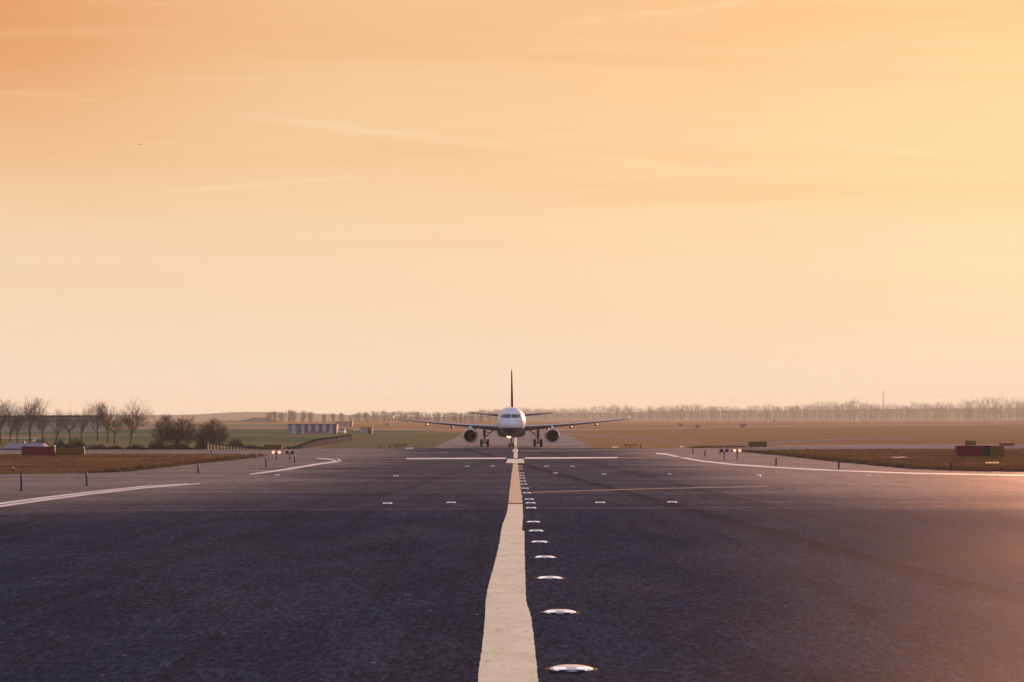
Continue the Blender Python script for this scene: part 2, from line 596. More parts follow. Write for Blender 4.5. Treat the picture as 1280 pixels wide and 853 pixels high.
def blade_mat(name, c1, c2):
    m, nt, b = new_mat(name)
    p = geo_pos(nt)
    a = nt.noise(nt.mapping(p, scale=(0.25, 0.5, 0)), 0.35, 4.0, 0.6)
    col = nt.mix(nt.smooth(a, 0.3, 0.7), c1, c2)
    nt.link(col, b.inputs['Base Color'])
    b.inputs['Roughness'].default_value = 0.8
    b.inputs['Specular IOR Level'].default_value = 0.2
    tr = nt.n('ShaderNodeBsdfTranslucent')
    nt.link(col, tr.inputs['Color'])
    mx = nt.n('ShaderNodeMixShader')
    mx.inputs[0].default_value = 0.18
    nt.link(b.outputs[0], mx.inputs[1])
    nt.link(tr.outputs[0], mx.inputs[2])
    out = [n for n in m.node_tree.nodes if n.type == 'OUTPUT_MATERIAL'][0]
    nt.link(mx.outputs[0], out.inputs['Surface'])
    return m


M_blades = blade_mat('dry_grass_blades', (0.10, 0.060, 0.028), (0.25, 0.150, 0.062))
M_blades_dark = blade_mat('edge_grass_blades', (0.085, 0.052, 0.030), (0.14, 0.082, 0.036))


def grass(name, poly, n, label, mat, hmin, hmax, edge=False):
    rnd = random.Random(hash(name) % 1000 + n)
    P = [gp(*q) for q in poly]
    xs = [q[0] for q in P]
    ys = [q[1] for q in P]
    vs, fs = [], []
    k = 0
    lim = 0
    while k < n and lim < n * 12:
        lim += 1
        x = rnd.uniform(min(xs), max(xs))
        y = rnd.uniform(min(ys), max(ys))
        if not inside(P, x, y):
            continue
        if abs(x / y) > 0.34:
            continue
        k += 1
        h = rnd.uniform(hmin, hmax) * (0.6 + 0.8 * rnd.random() ** 2)
        for j in range(3):
            a = rnd.uniform(0, math.pi)
            wd = rnd.uniform(0.03, 0.09)
            lx, ly = rnd.gauss(0, h * 0.35), rnd.gauss(0, h * 0.35)
            ox, oy = rnd.gauss(0, 0.12), rnd.gauss(0, 0.12)
            i0 = len(vs)
            vs.append((x + ox - wd * math.cos(a), y + oy - wd * math.sin(a), 0.012))
            vs.append((x + ox + wd * math.cos(a), y + oy + wd * math.sin(a), 0.012))
            vs.append((x + ox + lx, y + oy + ly, h))
            fs.append((i0, i0 + 1, i0 + 2))
    o = raw_obj(name, vs, fs, mat)
    return tag(o, label, 'grass', kind='stuff')


grass('grass', left_isle, 26000, 'dry brown grass of the verge left of the runway', M_blades, 0.08, 0.20)
grass('grass', right_isle, 30000, 'dry brown grass of the verge right of the runway', M_blades, 0.08, 0.20)


def edge_grass(name, line, label, n=5000):
    rnd = random.Random(n)
    vs, fs = [], []
    P = [gp(*q) for q in line]
    segs = list(zip(P, P[1:]))
    L = [math.dist(a, b_) for a, b_ in segs]
    for k in range(n):
        (a, b_) = rnd.choices(segs, L)[0]
        t = rnd.random()
        x = a[0] + (b_[0] - a[0]) * t + rnd.gauss(0, 0.3)
        y = a[1] + (b_[1] - a[1]) * t + abs(rnd.gauss(0, 1.4)) - 0.8 * rnd.random() ** 4 * (1 + math.sin(x * 0.9))
        h = rnd.uniform(0.08, 0.34) * (0.45 + 1.0 * math.sin(x * 1.7 + y * 0.6) ** 2 * rnd.random())
        for j in range(3):
            an = rnd.uniform(0, math.pi)
            wd = rnd.uniform(0.03, 0.09)
            ox, oy = rnd.gauss(0, 0.1), rnd.gauss(0, 0.1)
            i0 = len(vs)
            vs += [(x + ox - wd * math.cos(an), y + oy - wd * math.sin(an), 0.012),
                   (x + ox + wd * math.cos(an), y + oy + wd * math.sin(an), 0.012),
                   (x + ox + rnd.gauss(0, h * 0.3), y + oy + rnd.gauss(0, h * 0.3), h)]
            fs.append((i0, i0 + 1, i0 + 2))
    o = raw_obj(name, vs, fs, M_blades_dark)
    tag(o, label, 'grass', kind='stuff')


edge_grass('grass', left_isle[3:10], 'darker taller grass along the pavement edge of the left verge', 5200)
edge_grass('grass', right_isle[0:9], 'darker taller grass along the pavement edge of the right verge', 9000)
edge_grass('grass', [(866, 560.2), (900, 559.9), (932, 559.6)], 'thin dark strip of grass beyond the right taxiway', 900)

# ------------------------------------------------------------------ painted markings
def ribbon(name, rows, mat, z, ragged=0.0, seed=1, step=None):
    """rows: (y, xl, xr) photo pixels running away from the camera"""
    rnd = random.Random(seed)
    pts = []
    for (ya, la, ra), (yb, lb, rb) in zip(rows, rows[1:]):
        n = max(1, int(abs(ya - yb) / (step or 4)))
        for i in range(n):
            t = i / n
            pts.append((ya + (yb - ya) * t, la + (lb - la) * t, ra + (rb - ra) * t))
    pts.append(rows[-1])
    bm = bmesh.new()
    prev = None
    for (y, xl, xr) in pts:
        wpx = (xr - xl)
        jl, jr = rnd.gauss(0, ragged * wpx), rnd.gauss(0, ragged * wpx)
        a = gp(xl + jl, y)
        c = gp(xr + jr, y)
        va, vb = bm.verts.new((a[0], a[1], z)), bm.verts.new((c[0], c[1], z))
        if prev:
            bm.faces.new((prev[0], prev[1], vb, va))
        prev = (va, vb)
    o = mesh_obj(name, bm, mat)
    o['kind'] = 'structure'
    return o


def stroke(name, pts, mat, z, seed=1):
    """pts: (x, y, thickness in px vertically) photo pixels"""
    bm = bmesh.new()
    prev = None
    rnd = random.Random(seed)
    dense = []
    for (a, b_) in zip(pts, pts[1:]):
        n = max(1, int(abs(a[0] - b_[0]) / 12))
        for i in range(n):
            t = i / n
            dense.append(tuple(a[k] + (b_[k] - a[k]) * t for k in range(3)))
    dense.append(pts[-1])
    for x, y, t in dense:
        t *= 1 + rnd.gauss(0, 0.07)
        a, c = gp(x, y + t / 2), gp(x, y - t / 2)
        va, vb = bm.verts.new((a[0], a[1], z)), bm.verts.new((c[0], c[1], z))
        if prev:
            bm.faces.new((prev[0], va, vb, prev[1]))
        prev = (va, vb)
    o = mesh_obj(name, bm, mat)
    o['kind'] = 'structure'
    return o


near_rows = [(1100, 566, 709), (900, 590, 681), (853, 597, 673), (838, 598.5, 671.5), (815, 602, 669), (790, 605, 666), (775, 606, 664.5), (766, 606.5, 662),
             (752, 607, 657.5), (735, 610, 657), (720, 614, 656.5), (700, 619.5, 656), (683, 623.5, 655.5), (672, 625.5, 655.8), (664.2, 626.3, 655.6),
             (663.8, 626.4, 652.6), (655, 628.5, 653.2), (645, 632.5, 653.8), (636, 634.6, 653.6), (630.4, 635.2, 653.4)]
ribbon('runway_centre_line', near_rows, M_paint_cream, 0.009, 0.0055, 3, 1.6)
far_rows = [(629.2, 635.4, 653.2), (620, 636.3, 652.2), (612, 637.4, 651.2), (600, 638.6, 649.8), (590, 640, 648.4), (584, 640.8, 647.8), (579.4, 641.0, 647.6)]
ribbon('runway_centre_line', far_rows, M_paint_ochre, 0.009, 0.025, 4, 1.2)
ribbon('runway_crossing_mark', [(579.2, 632.8, 655.6), (573.9, 634.4, 654.4)], M_paint_cream, 0.014, 0.0, 5, 10)
ribbon('runway_centre_line', [(573.0, 641.9, 647.4), (565.2, 642.4, 646.9)], M_paint_cream, 0.019, 0.03, 6, 2)
ribbon('runway_crossing_mark', [(565.0, 640.3, 648.3), (562.0, 641.0, 647.6)], M_paint_cream, 0.023, 0.0, 5, 10)
ribbon('runway_centre_line', [(561.8, 642.6, 646.6), (555, 642.8, 646.2), (546, 643.3, 645.8)], M_paint_cream, 0.024, 0.02, 7, 2)
stroke('runway_cross_line', [(508, 573.6, 1.3), (560, 573.4, 1.7), (632.5, 573.1, 1.6)], M_paint_white, 0.010)
stroke('runway_cross_line', [(656, 573.0, 1.6), (730, 572.6, 1.8), (772, 572.3, 1.3)], M_paint_white, 0.010)
stroke('runway_cross_line', [(380, 574.4, 0.8), (508, 573.6, 0.9)], M_paint_faint, 0.010)
stroke('runway_cross_line', [(772, 572.3, 0.9), (905, 571.5, 0.8)], M_paint_faint, 0.010)
stroke('runway_cross_line', [(425, 566.6, 1.1), (520, 566.3, 1.0), (560, 565.5, 0.7)], M_paint_faint, 0.010)
stroke('runway_cross_line', [(650, 563.6, 0.9), (760, 562.8, 0.9), (830, 562.4, 0.7)], M_paint_faint, 0.010)
stroke('runway_cross_line', [(660, 616.2, 1.3), (740, 613.4, 1.3), (820, 611.2, 1.1), (960, 608.2, 0.9)], M_paint_faint, 0.010)
# curving taxiway edge lines
stroke('taxiway_edge_line', [(-60, 639.5, 2.6), (0, 633.2, 2.3), (60, 624.6, 2.0), (120, 617.0, 1.7), (180, 610.2, 1.3), (250, 604.9, 0.8)], M_paint_white, 0.010, 2)
stroke('taxiway_edge_line', [(-60, 635.9, 2.4), (0, 629.9, 2.1), (60, 621.9, 1.8), (120, 614.7, 1.5), (180, 608.3, 1.2), (236, 604.9, 0.7)], M_paint_white, 0.010, 3)
stroke('taxiway_edge_line', [(312, 593.2, 1.0), (340, 589.6, 1.8), (365, 585.9, 1.9), (390, 581.6, 1.8), (412, 578.4, 1.7), (424, 576.9, 1.5)], M_paint_white, 0.010, 4)
stroke('taxiway_edge_line', [(396, 573.2, 0.8), (408, 573.9, 1.1), (416, 575.0, 1.4), (419.5, 576.6, 2.0)], M_paint_white, 0.014, 5)
stroke('taxiway_edge_line', [(421.5, 573.9, 1.3), (424, 575.2, 1.6), (427, 576.6, 1.2)], M_paint_white, 0.018, 6)
stroke('taxiway_edge_line', [(820, 567.1, 1.2), (832, 567.9, 1.7), (846, 571.0, 1.7), (862, 574.0, 1.7), (880, 577.0, 1.6), (920, 581.2, 1.5), (970, 584.6, 1.4), (1040, 588.3, 1.3), (1140, 591.9, 1.2), (1300, 595, 0.9)], M_paint_white, 0.010, 7)
for (x0, x1, y) in ((507, 517, 560.9), (765, 773, 559.4), (850, 854, 558.9)):
    stroke('runway_threshold_mark', [(x0, y, 1.0), (x1, y - 0.3, 0.9)], M_paint_white, 0.024)

# ------------------------------------------------------------------ inset pavement lights
M_metal = simple('cast_light_rim', (0.70, 0.66, 0.66), 0.35, metal=0.9, var=0.12, scale=9)
M_lens = simple('inset_lens', (0.85, 0.85, 0.9), 0.12, emit=(1.0, 0.93, 0.9), estr=0.45, var=0.03)
M_slot = simple('dark_light_slot', (0.02, 0.022, 0.045), 0.35, var=0.1)
bm = bmesh.new()
add_lathe(bm, [(0.5, 0.0), (0.5, 0.012), (0.44, 0.042), (0.36, 0.062), (0.0, 0.068)], 'Z', 28)
M_slot2 = simple('dark_sealant', (0.012, 0.012, 0.016), 0.8, spec=0.05)
light_proto = thing('inset_light', None, 'pavement light', (0, -60, 0.004))
mesh_obj('housing', bm, M_metal, light_proto, True, 35)
for sx in (-1, 1):
    bm = bmesh.new()
    add_box(bm, sx * 0.27 - 0.15, sx * 0.27 + 0.15, -0.36, -0.24, 0.045, 0.074, 0.012)
    mesh_obj('lens', bm, M_lens, light_proto, True, 40)
bm = bmesh.new()
add_box(bm, -0.30, 0.30, -0.475, -0.37, 0.006, 0.034, 0.008)
mesh_obj('slot', bm, M_slot, light_proto)

bm = bmesh.new()
add_lathe(bm, [(0.62, 0.0), (0.60, 0.006), (0.47, 0.007)], 'Z', 28)
mesh_obj('sealant_ring', bm, M_slot2, light_proto, True, 35)

ORD = ['nearest', 'second nearest', 'third nearest', 'fourth nearest', 'fifth nearest', 'sixth nearest', 'seventh nearest', 'eighth nearest', 'ninth nearest', 'tenth nearest',
       'eleventh nearest', 'twelfth nearest', 'thirteenth nearest', 'fourteenth nearest', 'fifteenth nearest', 'fifth farthest', 'fourth farthest', 'third farthest', 'second farthest', 'farthest']
row = [(714, 837, 54), (699.5, 766, 41), (687, 723.5, 32), (681, 697.5, 26), (674.2, 678.4, 21), (670, 664.5, 19), (666.6, 653.3, 17), (663.7, 635.8, 14),
       (663.2, 629.6, 13), (661.5, 624.9, 12), (658.6, 617, 10.5), (656.6, 611.2, 9.5), (655.0, 606, 8.5), (653.8, 602.3, 7.5), (653.2, 598.5, 7),
       (652.6, 595.4, 6.5), (652.2, 592.2, 6), (650.8, 587, 5), (650.4, 583.5, 5)]
ords = ORD[:14] + ORD[15:]
first = True


def put_light(x, y, wpx, label, group):
    global first
    o = light_proto if first else copy_tree(light_proto)
    first = False
    gx, gy = gp(x, y)
    o.location = (gx, gy, 0.004)
    sc = wpx * gy / F
    o.scale = (sc, sc, max(0.75, min(1.1, sc)))
    o['label'] = label
    o['group'] = group
    return o


for (x, y, wp), od in zip(row, ords):
    put_light(x, y, wp, f'{od} white inset light in the row right of the centre line', 'inset lights in the row beside the centre line')
lone = [(484.5, 630, 13, 'outer inset light of the near pair left of the centre line'),
        (564, 629, 12.5, 'inner inset light of the near pair left of the centre line'),
        (750, 629, 13, 'inner inset light of the near pair right of the centre line'),
        (840, 628.5, 12.5, 'outer inset light of the near pair right of the centre line'),
        (495, 595.5, 7, 'single inset light midway between left taxiway curve and centre line'),
        (584, 583.5, 6, 'outer inset light left of the centre line, just before the white cross line'),
        (616, 583.2, 5, 'inner inset light left of the centre line, just before the white cross line'),
        (683, 583.5, 6, 'inner inset light right of the centre line, just before the white cross line'),
        (715.5, 583.5, 6, 'outer inset light right of the centre line, just before the white cross line'),
        (694, 592, 5, 'dim inset light on a joint close right of the far line'),
        (754.5, 593.5, 6, 'inset light between the far line and the right taxiway curve'),
        (837, 593.5, 5, 'small inset light left below the right taxiway curve'),
        (346.5, 594.5, 7, 'inset light below the lit guard lamps at left'),
        (948, 594.5, 6, 'inset light below the lit guard lamps at right'),
        (1085, 595, 6, 'inset light in front of the right verge near two dark posts'),
        (1246, 595, 6, 'inset light in front of the red sign at far right')]
for x, y, wp, lb in lone:
    put_light(x, y, wp, lb, 'scattered inset lights on the pavement')

# ------------------------------------------------------------------ marker posts
M_post_blue = simple('blue_post', (0.012, 0.030, 0.11), 0.5, var=0.2, scale=8)
M_post_dark = simple('dark_post', (0.022, 0.024, 0.045), 0.5, var=0.2, scale=8)
M_band = simple('reflective_band', (0.03, 0.07, 0.20), 0.4, var=0.1)
M_base = simple('rubber_base', (0.03, 0.03, 0.035), 0.7)


def make_post(mat, band=True):
    t = thing('marker_post', None, 'marker post', (0, -70, 0.004))
    bm = bmesh.new()
    add_lathe(bm, [(0.062, 0.03), (0.062, 0.93), (0.052, 0.975), (0.0, 1.0)], 'Z', 14)
    mesh_obj('post', bm, mat, t, True, 40)
    bm = bmesh.new()
    add_lathe(bm, [(0.17, 0.0), (0.16, 0.02), (0.085, 0.035), (0.07, 0.06)], 'Z', 14)
    mesh_obj('base', bm, M_base, t, True, 40)
    if band:
        bm = bmesh.new()
        add_lathe(bm, [(0.066, 0.52), (0.068, 0.53), (0.068, 0.86), (0.066, 0.87)], 'Z', 14)
        mesh_obj('band', bm, M_band, t, True, 40)
    return t


posts = [
    (27, 614, 21, 'b', 'nearest blue marker post at left, beside the long white edge line'),
    (108.5, 607.5, 16.5, 'b', 'blue marker post between the left verge and the long white edge line'),
    (248, 592, 11.5, 'd', 'dark marker post just right of the tapering left verge'),
    (332.5, 584, 11, 'd', 'dark marker post left in front of the lit guard lamps'),
    (319.5, 573.6, 6.5, 'd', 'short dark marker post at the tip of the left verge'),
    (368.3, 578.2, 8.5, 'd', 'dark marker post right beside the unlit left guard lamps'),
    (264, 568.3, 5, 'd', 'small dark marker post in front of the left low fence'),
    (154.7, 568.3, 5, 'd', 'small dark marker post right of the left amber sign'),
    (474.3, 561.6, 5, 'd', 'lone small marker post on the grass left of the left wingtip'),
    (487, 560.6, 3.6, 'd', 'tiny dark marker post right beside the lone wingtip post'),
    (866.2, 567.6, 6.5, 'd', 'dark marker post at the left end of the thin right grass strip'),
    (881.2, 570.6, 7.5, 'd', 'dark marker post above the bend of the right taxiway curve'),
    (900.2, 567.3, 5.5, 'd', 'short dark marker post touching the unlit right guard lamps'),
    (970, 583.2, 11, 'd', 'dark marker post right of the lit guard lamps at right'),
    (1048.5, 587.2, 10.5, 'd', 'dark marker post at the edge of the right verge, left of the red sign'),
    (1189, 588.6, 9.5, 'd', 'dark marker post on the right verge below the red sign'),
    (801, 561.0, 5, 'd', 'lone small marker post on the grass below the right wingtip'),
]
proto = {'b': make_post(M_post_blue), 'd': make_post(M_post_dark, False)}
used = set()
for x, y, hp, k, lb in posts:
    o = proto[k] if k not in used else copy_tree(proto[k])
    used.add(k)
    gx, gy = gp(x, y)
    o.location = (gx, gy, 0.016)
    hgt = hp * gy / F
    o.scale = (1.1, 1.1, hgt)
    o.rotation_euler = (R(random.uniform(-1.5, 1.5)), R(random.uniform(-1.5, 1.5)), 0)
    o['label'] = lb
    o['group'] = 'marker posts along the pavement edges'

# small post with white top at the left verge
t = thing('marker_post', 'short dark marker post with a white top on the left verge', 'marker post', (*gp(16.5, 592.0), 0.012), group='marker posts along the pavement edges')
bm = bmesh.new()
hh = 8 * gp(16.5, 592)[1] / F
add_lathe(bm, [(0.07, 0.0), (0.07, hh * 0.72), (0.09, hh * 0.74), (0.09, hh * 0.78), (0, hh * 0.79)], 'Z', 12)
mesh_obj('post', bm, M_post_dark, t, True, 40)
bm = bmesh.new()
add_lathe(bm, [(0.085, hh * 0.785), (0.09, hh * 0.95), (0.0, hh)], 'Z', 12)
mesh_obj('cap', bm, simple('white_cap', (0.75, 0.72, 0.68), 0.4), t, True, 40)

# ------------------------------------------------------------------ guard lamps (two heads on a post)
M_lamp_dark = simple('lamp_housing', (0.018, 0.018, 0.026), 0.45)
M_lamp_on = simple('lamp_lens_lit', (0.9, 0.6, 0.4), 0.2, emit=(1.0, 0.44, 0.21), estr=1.05)
M_lamp_off = simple('lamp_lens_unlit', (0.03, 0.02, 0.02), 0.15)
M_foot = simple('concrete_foot', (0.45, 0.38, 0.34), 0.8)


def guard(px, py, top, sep_px, lit, label):
    gx, gy = gp(px, py)
    k = gy / F
    H_ = (py - top) * k
    sp = sep_px * k / 2
    t = thing('guard_lamp', label, 'guard light', (gx, gy, 0.012), group='guard lamps beside the runway')
    bm = bmesh.new()
    add_tube(bm, [(0, 0, 0.0), (0, 0, H_ - 0.12)], [0.055, 0.05], 10)
    mesh_obj('post', bm, M_lamp_dark, t, True, 40)
    bm = bmesh.new()
    add_tube(bm, [(-sp, 0.02, H_ - 0.02), (-sp * 0.4, 0, H_ - 0.13), (sp * 0.4, 0, H_ - 0.13), (sp, 0.02, H_ - 0.02)], [0.035] * 4, 8)
    mesh_obj('crossbar', bm, M_lamp_dark, t, True, 40)
    for sx in (-1, 1):
        bm = bmesh.new()
        add_lathe(bm, [(0.0, 0.17), (0.10, 0.15), (0.155, 0.05), (0.165, -0.08), (0.15, -0.085)], 'Y', 18, (sx * sp, 0, H_))
        hd = mesh_obj('lamp_head', bm, M_lamp_dark, t, True, 40)
        bm = bmesh.new()
        add_lathe(bm, [(0.15, -0.07), (0.10, -0.10), (0.0, -0.115)], 'Y', 18, (sx * sp, 0, H_))
        mesh_obj('lens', bm, M_lamp_on if lit else M_lamp_off, hd, True, 40)
    bm = bmesh.new()
    add_box(bm, -0.26, 0.26, -0.26, 0.26, 0, 0.06, 0.015)
    mesh_obj('foot', bm, M_foot, t)
    return t


guard(345.5, 576.4, 565.7, 7.6, True, 'guard lamps with two lit orange heads left of the runway')
guard(362.4, 576.4, 566.0, 6.2, False, 'unlit guard lamps with two dark heads left of the runway')
guard(905.4, 575.0, 563.6, 6.4, False, 'unlit guard lamps with two dark heads right of the runway')
guard(921.5, 575.4, 563.5, 6.4, True, 'guard lamps with two lit orange heads right of the runway')

# far little clusters of low two-armed markers on the grass beside the wing tips
def far_pair(px, py, label, grp):
    gx, gy = gp(px, py)
    t = thing('low_lamp', label, 'low lamp', (gx, gy, 0.0), group=grp)
    bm = bmesh.new()
    add_tube(bm, [(0, 0, 0), (0, 0, 0.22)], [0.05, 0.05], 8)
    mesh_obj('post', bm, M_lamp_dark, t, True)
    for sx in (-1, 1):
        bm = bmesh.new()
        add_tube(bm, [(0, 0, 0.2), (sx * 0.13, 0, 0.36)], [0.04, 0.05], 8)
        add_lathe(bm, [(0, 0.1), (0.09, 0.08), (0.10, -0.06), (0, -0.07)], 'Y', 10, (sx * 0.15, 0, 0.43))
        mesh_obj('lamp_head', bm, M_lamp_dark, t, True, 50)


lbl_l = ['leftmost dark twin lamp in the grass below the left wing', 'second dark twin lamp from the left below the left wing', 'second dark twin lamp from the right below the left wing', 'rightmost dark twin lamp in the grass below the left wing']
for px, py, lb in zip((494.5, 498.5, 501.8, 507), (560.4, 560.0, 560.6, 560.0), lbl_l):
    far_pair(px, py, lb, 'dark twin lamps in the grass')
lbl_r = ['leftmost dark twin lamp in the grass below the right wingtip', 'middle dark twin lamp in the grass below the right wingtip', 'rightmost dark twin lamp in the grass below the right wingtip']
for px, py, lb in zip((782.5, 788, 793.5), (560.0, 560.6, 560.0), lbl_r):
    far_pair(px, py, lb, 'dark twin lamps in the grass')

# ------------------------------------------------------------------ airfield signs
M_red = simple('red_sign_face', (0.15, 0.004, 0.016), 0.65, var=0.12, scale=0.8)
M_amber = simple('amber_sign_face', (0.17, 0.075, 0.012), 0.6, var=0.12, scale=0.8)
M_black = simple('black_sign_face', (0.02, 0.018, 0.026), 0.6, var=0.1)
M_yellow = simple('yellow_sign_face', (0.17, 0.09, 0.014), 0.6, var=0.1)
M_olive = simple('olive_sign_face', (0.095, 0.075, 0.010), 0.6, var=0.12)
M_brown = simple('brown_sign_face', (0.14, 0.055, 0.012), 0.6, var=0.12)
M_case = simple('sign_case', (0.05, 0.04, 0.04), 0.5)


def sign(name, label, x0, x1, ytop, ybase, panels, group=None, cap=None, depth=0.28, rnd=0.03):
    """panels: list of (x0, x1, part name, material) in photo px"""
    d = dist(ybase)
    cx = xat((x0 + x1) / 2, d)
    H_ = zat(ytop, d)
    W = (x1 - x0) * d / F
    t = thing(name, label, 'sign', (cx, d, 0.012), group=group)
    leg = min(0.16, H_ * 0.2)
    bm = bmesh.new()
    add_box(bm, -W / 2, W / 2, 0, depth, leg, H_, rnd)
    mesh_obj('case', bm, M_case, t)
    for (a, b_, pn, m) in panels:
        pa = xat(a, d) - cx
        pb = xat(b_, d) - cx
        bm = bmesh.new()
        add_box(bm, pa + 0.02, pb - 0.02, -0.025, 0.003, leg + 0.03, H_ - 0.03, 0.008)
        mesh_obj(pn, bm, m, t)
    n = 3 if W > 2 else 2
    for i in range(n):
        lx = -W / 2 + W * (i + 0.5) / n
        bm = bmesh.new()
        add_box(bm, lx - 0.04, lx + 0.04, depth * 0.3, depth * 0.7, 0, leg + 0.01)
        mesh_obj('leg', bm, M_case, t)
    if cap:
        for cx_ in cap:
            bm = bmesh.new()
            add_lathe(bm, [(0.09, 0.0), (0.10, 0.06), (0.07, 0.13), (0.0, 0.16)], 'Z', 12, (xat(cx_, d) - cx, depth / 2, H_ - 0.005))
            mesh_obj('cap_lamp', bm, M_white, t, True, 50)
    return t


M_white = simple('white_fitting', (0.8, 0.76, 0.7), 0.35)
sign('airfield_sign', 'dark red sign on the left verge, left of a lower amber sign', 27, 68.6, 558.4, 571.4, [(27, 68.6, 'red_panel', M_red)], cap=[68.0])
sign('airfield_sign', 'low amber brown sign on the left verge, beside the red sign', 69.2, 105.4, 560.6, 570.8, [(69.2, 105.4, 'amber_panel', M_amber)], cap=[104.6])
sign('airfield_sign', 'red, black and yellow sign on the right verge', 1194.6, 1255.4, 557.2, 572.4,
     [(1194.8, 1197.2, 'yellow_panel', M_yellow), (1197.2, 1228.6, 'red_panel', M_red), (1228.6, 1238.2, 'black_panel', M_black), (1238.2, 1255.2, 'yellow_panel', M_yellow)])
sign('airfield_sign', 'small brown sign peeking over the right red and black sign', 1206.8, 1220.2, 551.0, 559.2, [(1206.8, 1220.2, 'brown_panel', M_brown)], rnd=0.08)
sign('airfield_sign', 'low olive sign behind the right end of the red black yellow sign', 1249.5, 1268.4, 553.9, 558.2, [(1249.5, 1268.4, 'olive_panel', M_brown)])
sign('airfield_sign', 'olive green sign above the lit guard lamps at right', 935.6, 958.6, 552.3, 560.4, [(935.6, 958.6, 'olive_panel', M_olive)])
sign('airfield_sign', 'olive green sign behind the lit guard lamps at left', 330, 352.6, 556.2, 562.8, [(330, 352.6, 'olive_panel', M_olive)])

# amber light strip and pale plate lying in the right verge
t = thing('light_strip', 'low strip of amber lamps in the grass below the red sign', 'light strip', (*gp(1240, 580.5), 0.012))
k = gp(1240, 580.5)[1] / F
bm = bmesh.new()
add_box(bm, -9 * k, 9 * k, 0, 0.2, 0.05, 0.14, 0.01)
mesh_obj('bar', bm, M_case, t)
M_strip = simple('amber_lamp', (0.9, 0.5, 0.25), 0.25, emit=(1.0, 0.50, 0.20), estr=0.55)
for i in range(6):
    bm = bmesh.new()
    xx = (-7 + i * 2.9) * k
    add_box(bm, xx - 0.07, xx + 0.07, -0.03, 0.01, 0.07, 0.19, 0.02)
    mesh_obj('lamp', bm, M_strip, t, True)
for sx in (-1, 1):
    bm = bmesh.new()
    add_box(bm, sx * 7 * k - 0.04, sx * 7 * k + 0.04, 0.05, 0.15, 0, 0.055)
    mesh_obj('foot', bm, M_case, t)
o = thing('ground_plate', 'pale concrete plate lying in the right verge grass', 'plate', (*gp(1124, 573.2), 0.016))
bm = bmesh.new()
k = gp(1124, 573.2)[1] / F
add_box(bm, -8 * k, 9 * k, -1.2, 1.2, 0, 0.10, 0.02)
mesh_obj('slab', bm, M_foot, o)
bm = bmesh.new()
add_box(bm, 3 * k, 7 * k, -0.8, 0.8, 0.098, 0.16, 0.02)
mesh_obj('cover', bm, simple('orange_cover', (0.6, 0.3, 0.15), 0.5), o)

# ------------------------------------------------------------------ aircraft
AX, AY0 = -0.10, 267.8
plane_o = thing('airliner', 'white and navy twin engine airliner taxiing head on with its nose lamp lit', 'airliner', (AX, AY0, 0.0))

M_fus, nt, b = new_mat('fuselage_paint')
v = coords(nt)
sp_ = nt.n('ShaderNodeSeparateXYZ')
nt.link(v, sp_.inputs[0])
edge = nt.smooth(sp_.outputs[2], 2.78, 2.83)
dirt = nt.noise(nt.mapping(v, scale=(1, 0.2, 1)), 1.5, 5.0, 0.6)
wht = nt.mix(nt.smooth(dirt, 0.35, 0.75), (0.74, 0.73, 0.74), (0.62, 0.61, 0.62))
nvy = nt.mix(nt.smooth(dirt, 0.35, 0.75), (0.018, 0.022, 0.055), (0.03, 0.032, 0.06))
nt.link(nt.mix(edge, nvy, wht), b.inputs['Base Color'])
b.inputs['Roughness'].default_value = 0.42
b.inputs['Specular IOR Level'].default_value = 0.25
b.inputs['Coat Roughness'].default_value = 0.12
M_navy = simple('navy_paint', (0.02, 0.024, 0.055), 0.35, var=0.15)
M_wing = simple('wing_paint', (0.075, 0.075, 0.095), 0.42, var=0.1, scale=1.0)
M_wingdark = simple('flap_fairing_grey', (0.07, 0.07, 0.09), 0.45)
M_lip = simple('polished_lip', (0.75, 0.74, 0.74), 0.22, metal=1.0, var=0.05)
M_lip2 = simple('slat_metal', (0.80, 0.78, 0.78), 0.4, metal=0.5, var=0.05)
M_nac = simple('nacelle_paint', (0.02, 0.024, 0.05), 0.4, var=0.1)
M_fan = simple('fan_dark', (0.006, 0.006, 0.010), 0.6, spec=0.05)
M_spin = simple('spinner_grey', (0.015, 0.015, 0.02), 0.6, spec=0.1)
M_tail, nt, b = new_mat('tail_paint')
v = coords(nt)
sp_ = nt.n('ShaderNodeSeparateXYZ')
nt.link(v, sp_.inputs[0])
tz = nt.math('ADD', sp_.outputs[2], nt.math('MULTIPLY', sp_.outputs[1], -0.35))
nt.link(nt.ramp(nt.smooth(tz, -5.5, -0.5), [(0.0, (0.03, 0.04, 0.13)), (0.42, (0.03, 0.04, 0.13)), (0.46, (0.09, 0.02, 0.026)), (0.9, (0.08, 0.022, 0.028))]), b.inputs['Base Color'])
b.inputs['Roughness'].default_value = 0.6
b.inputs['Specular IOR Level'].default_value = 0.0
M_glass = simple('cockpit_glass', (0.012, 0.014, 0.022), 0.10, var=0.05, spec=0.6)
M_tyre = simple('tyre_rubber', (0.008, 0.008, 0.012), 0.85, spec=0.05)
M_strut = simple('gear_strut', (0.022, 0.022, 0.032), 0.5, spec=0.15)
M_hub = simple('wheel_hub', (0.18, 0.18, 0.2), 0.45, metal=0.5)
M_llamp = simple('landing_lamp', (1, 0.9, 0.7), 0.1, emit=(1.0, 0.62, 0.34), estr=2.2)

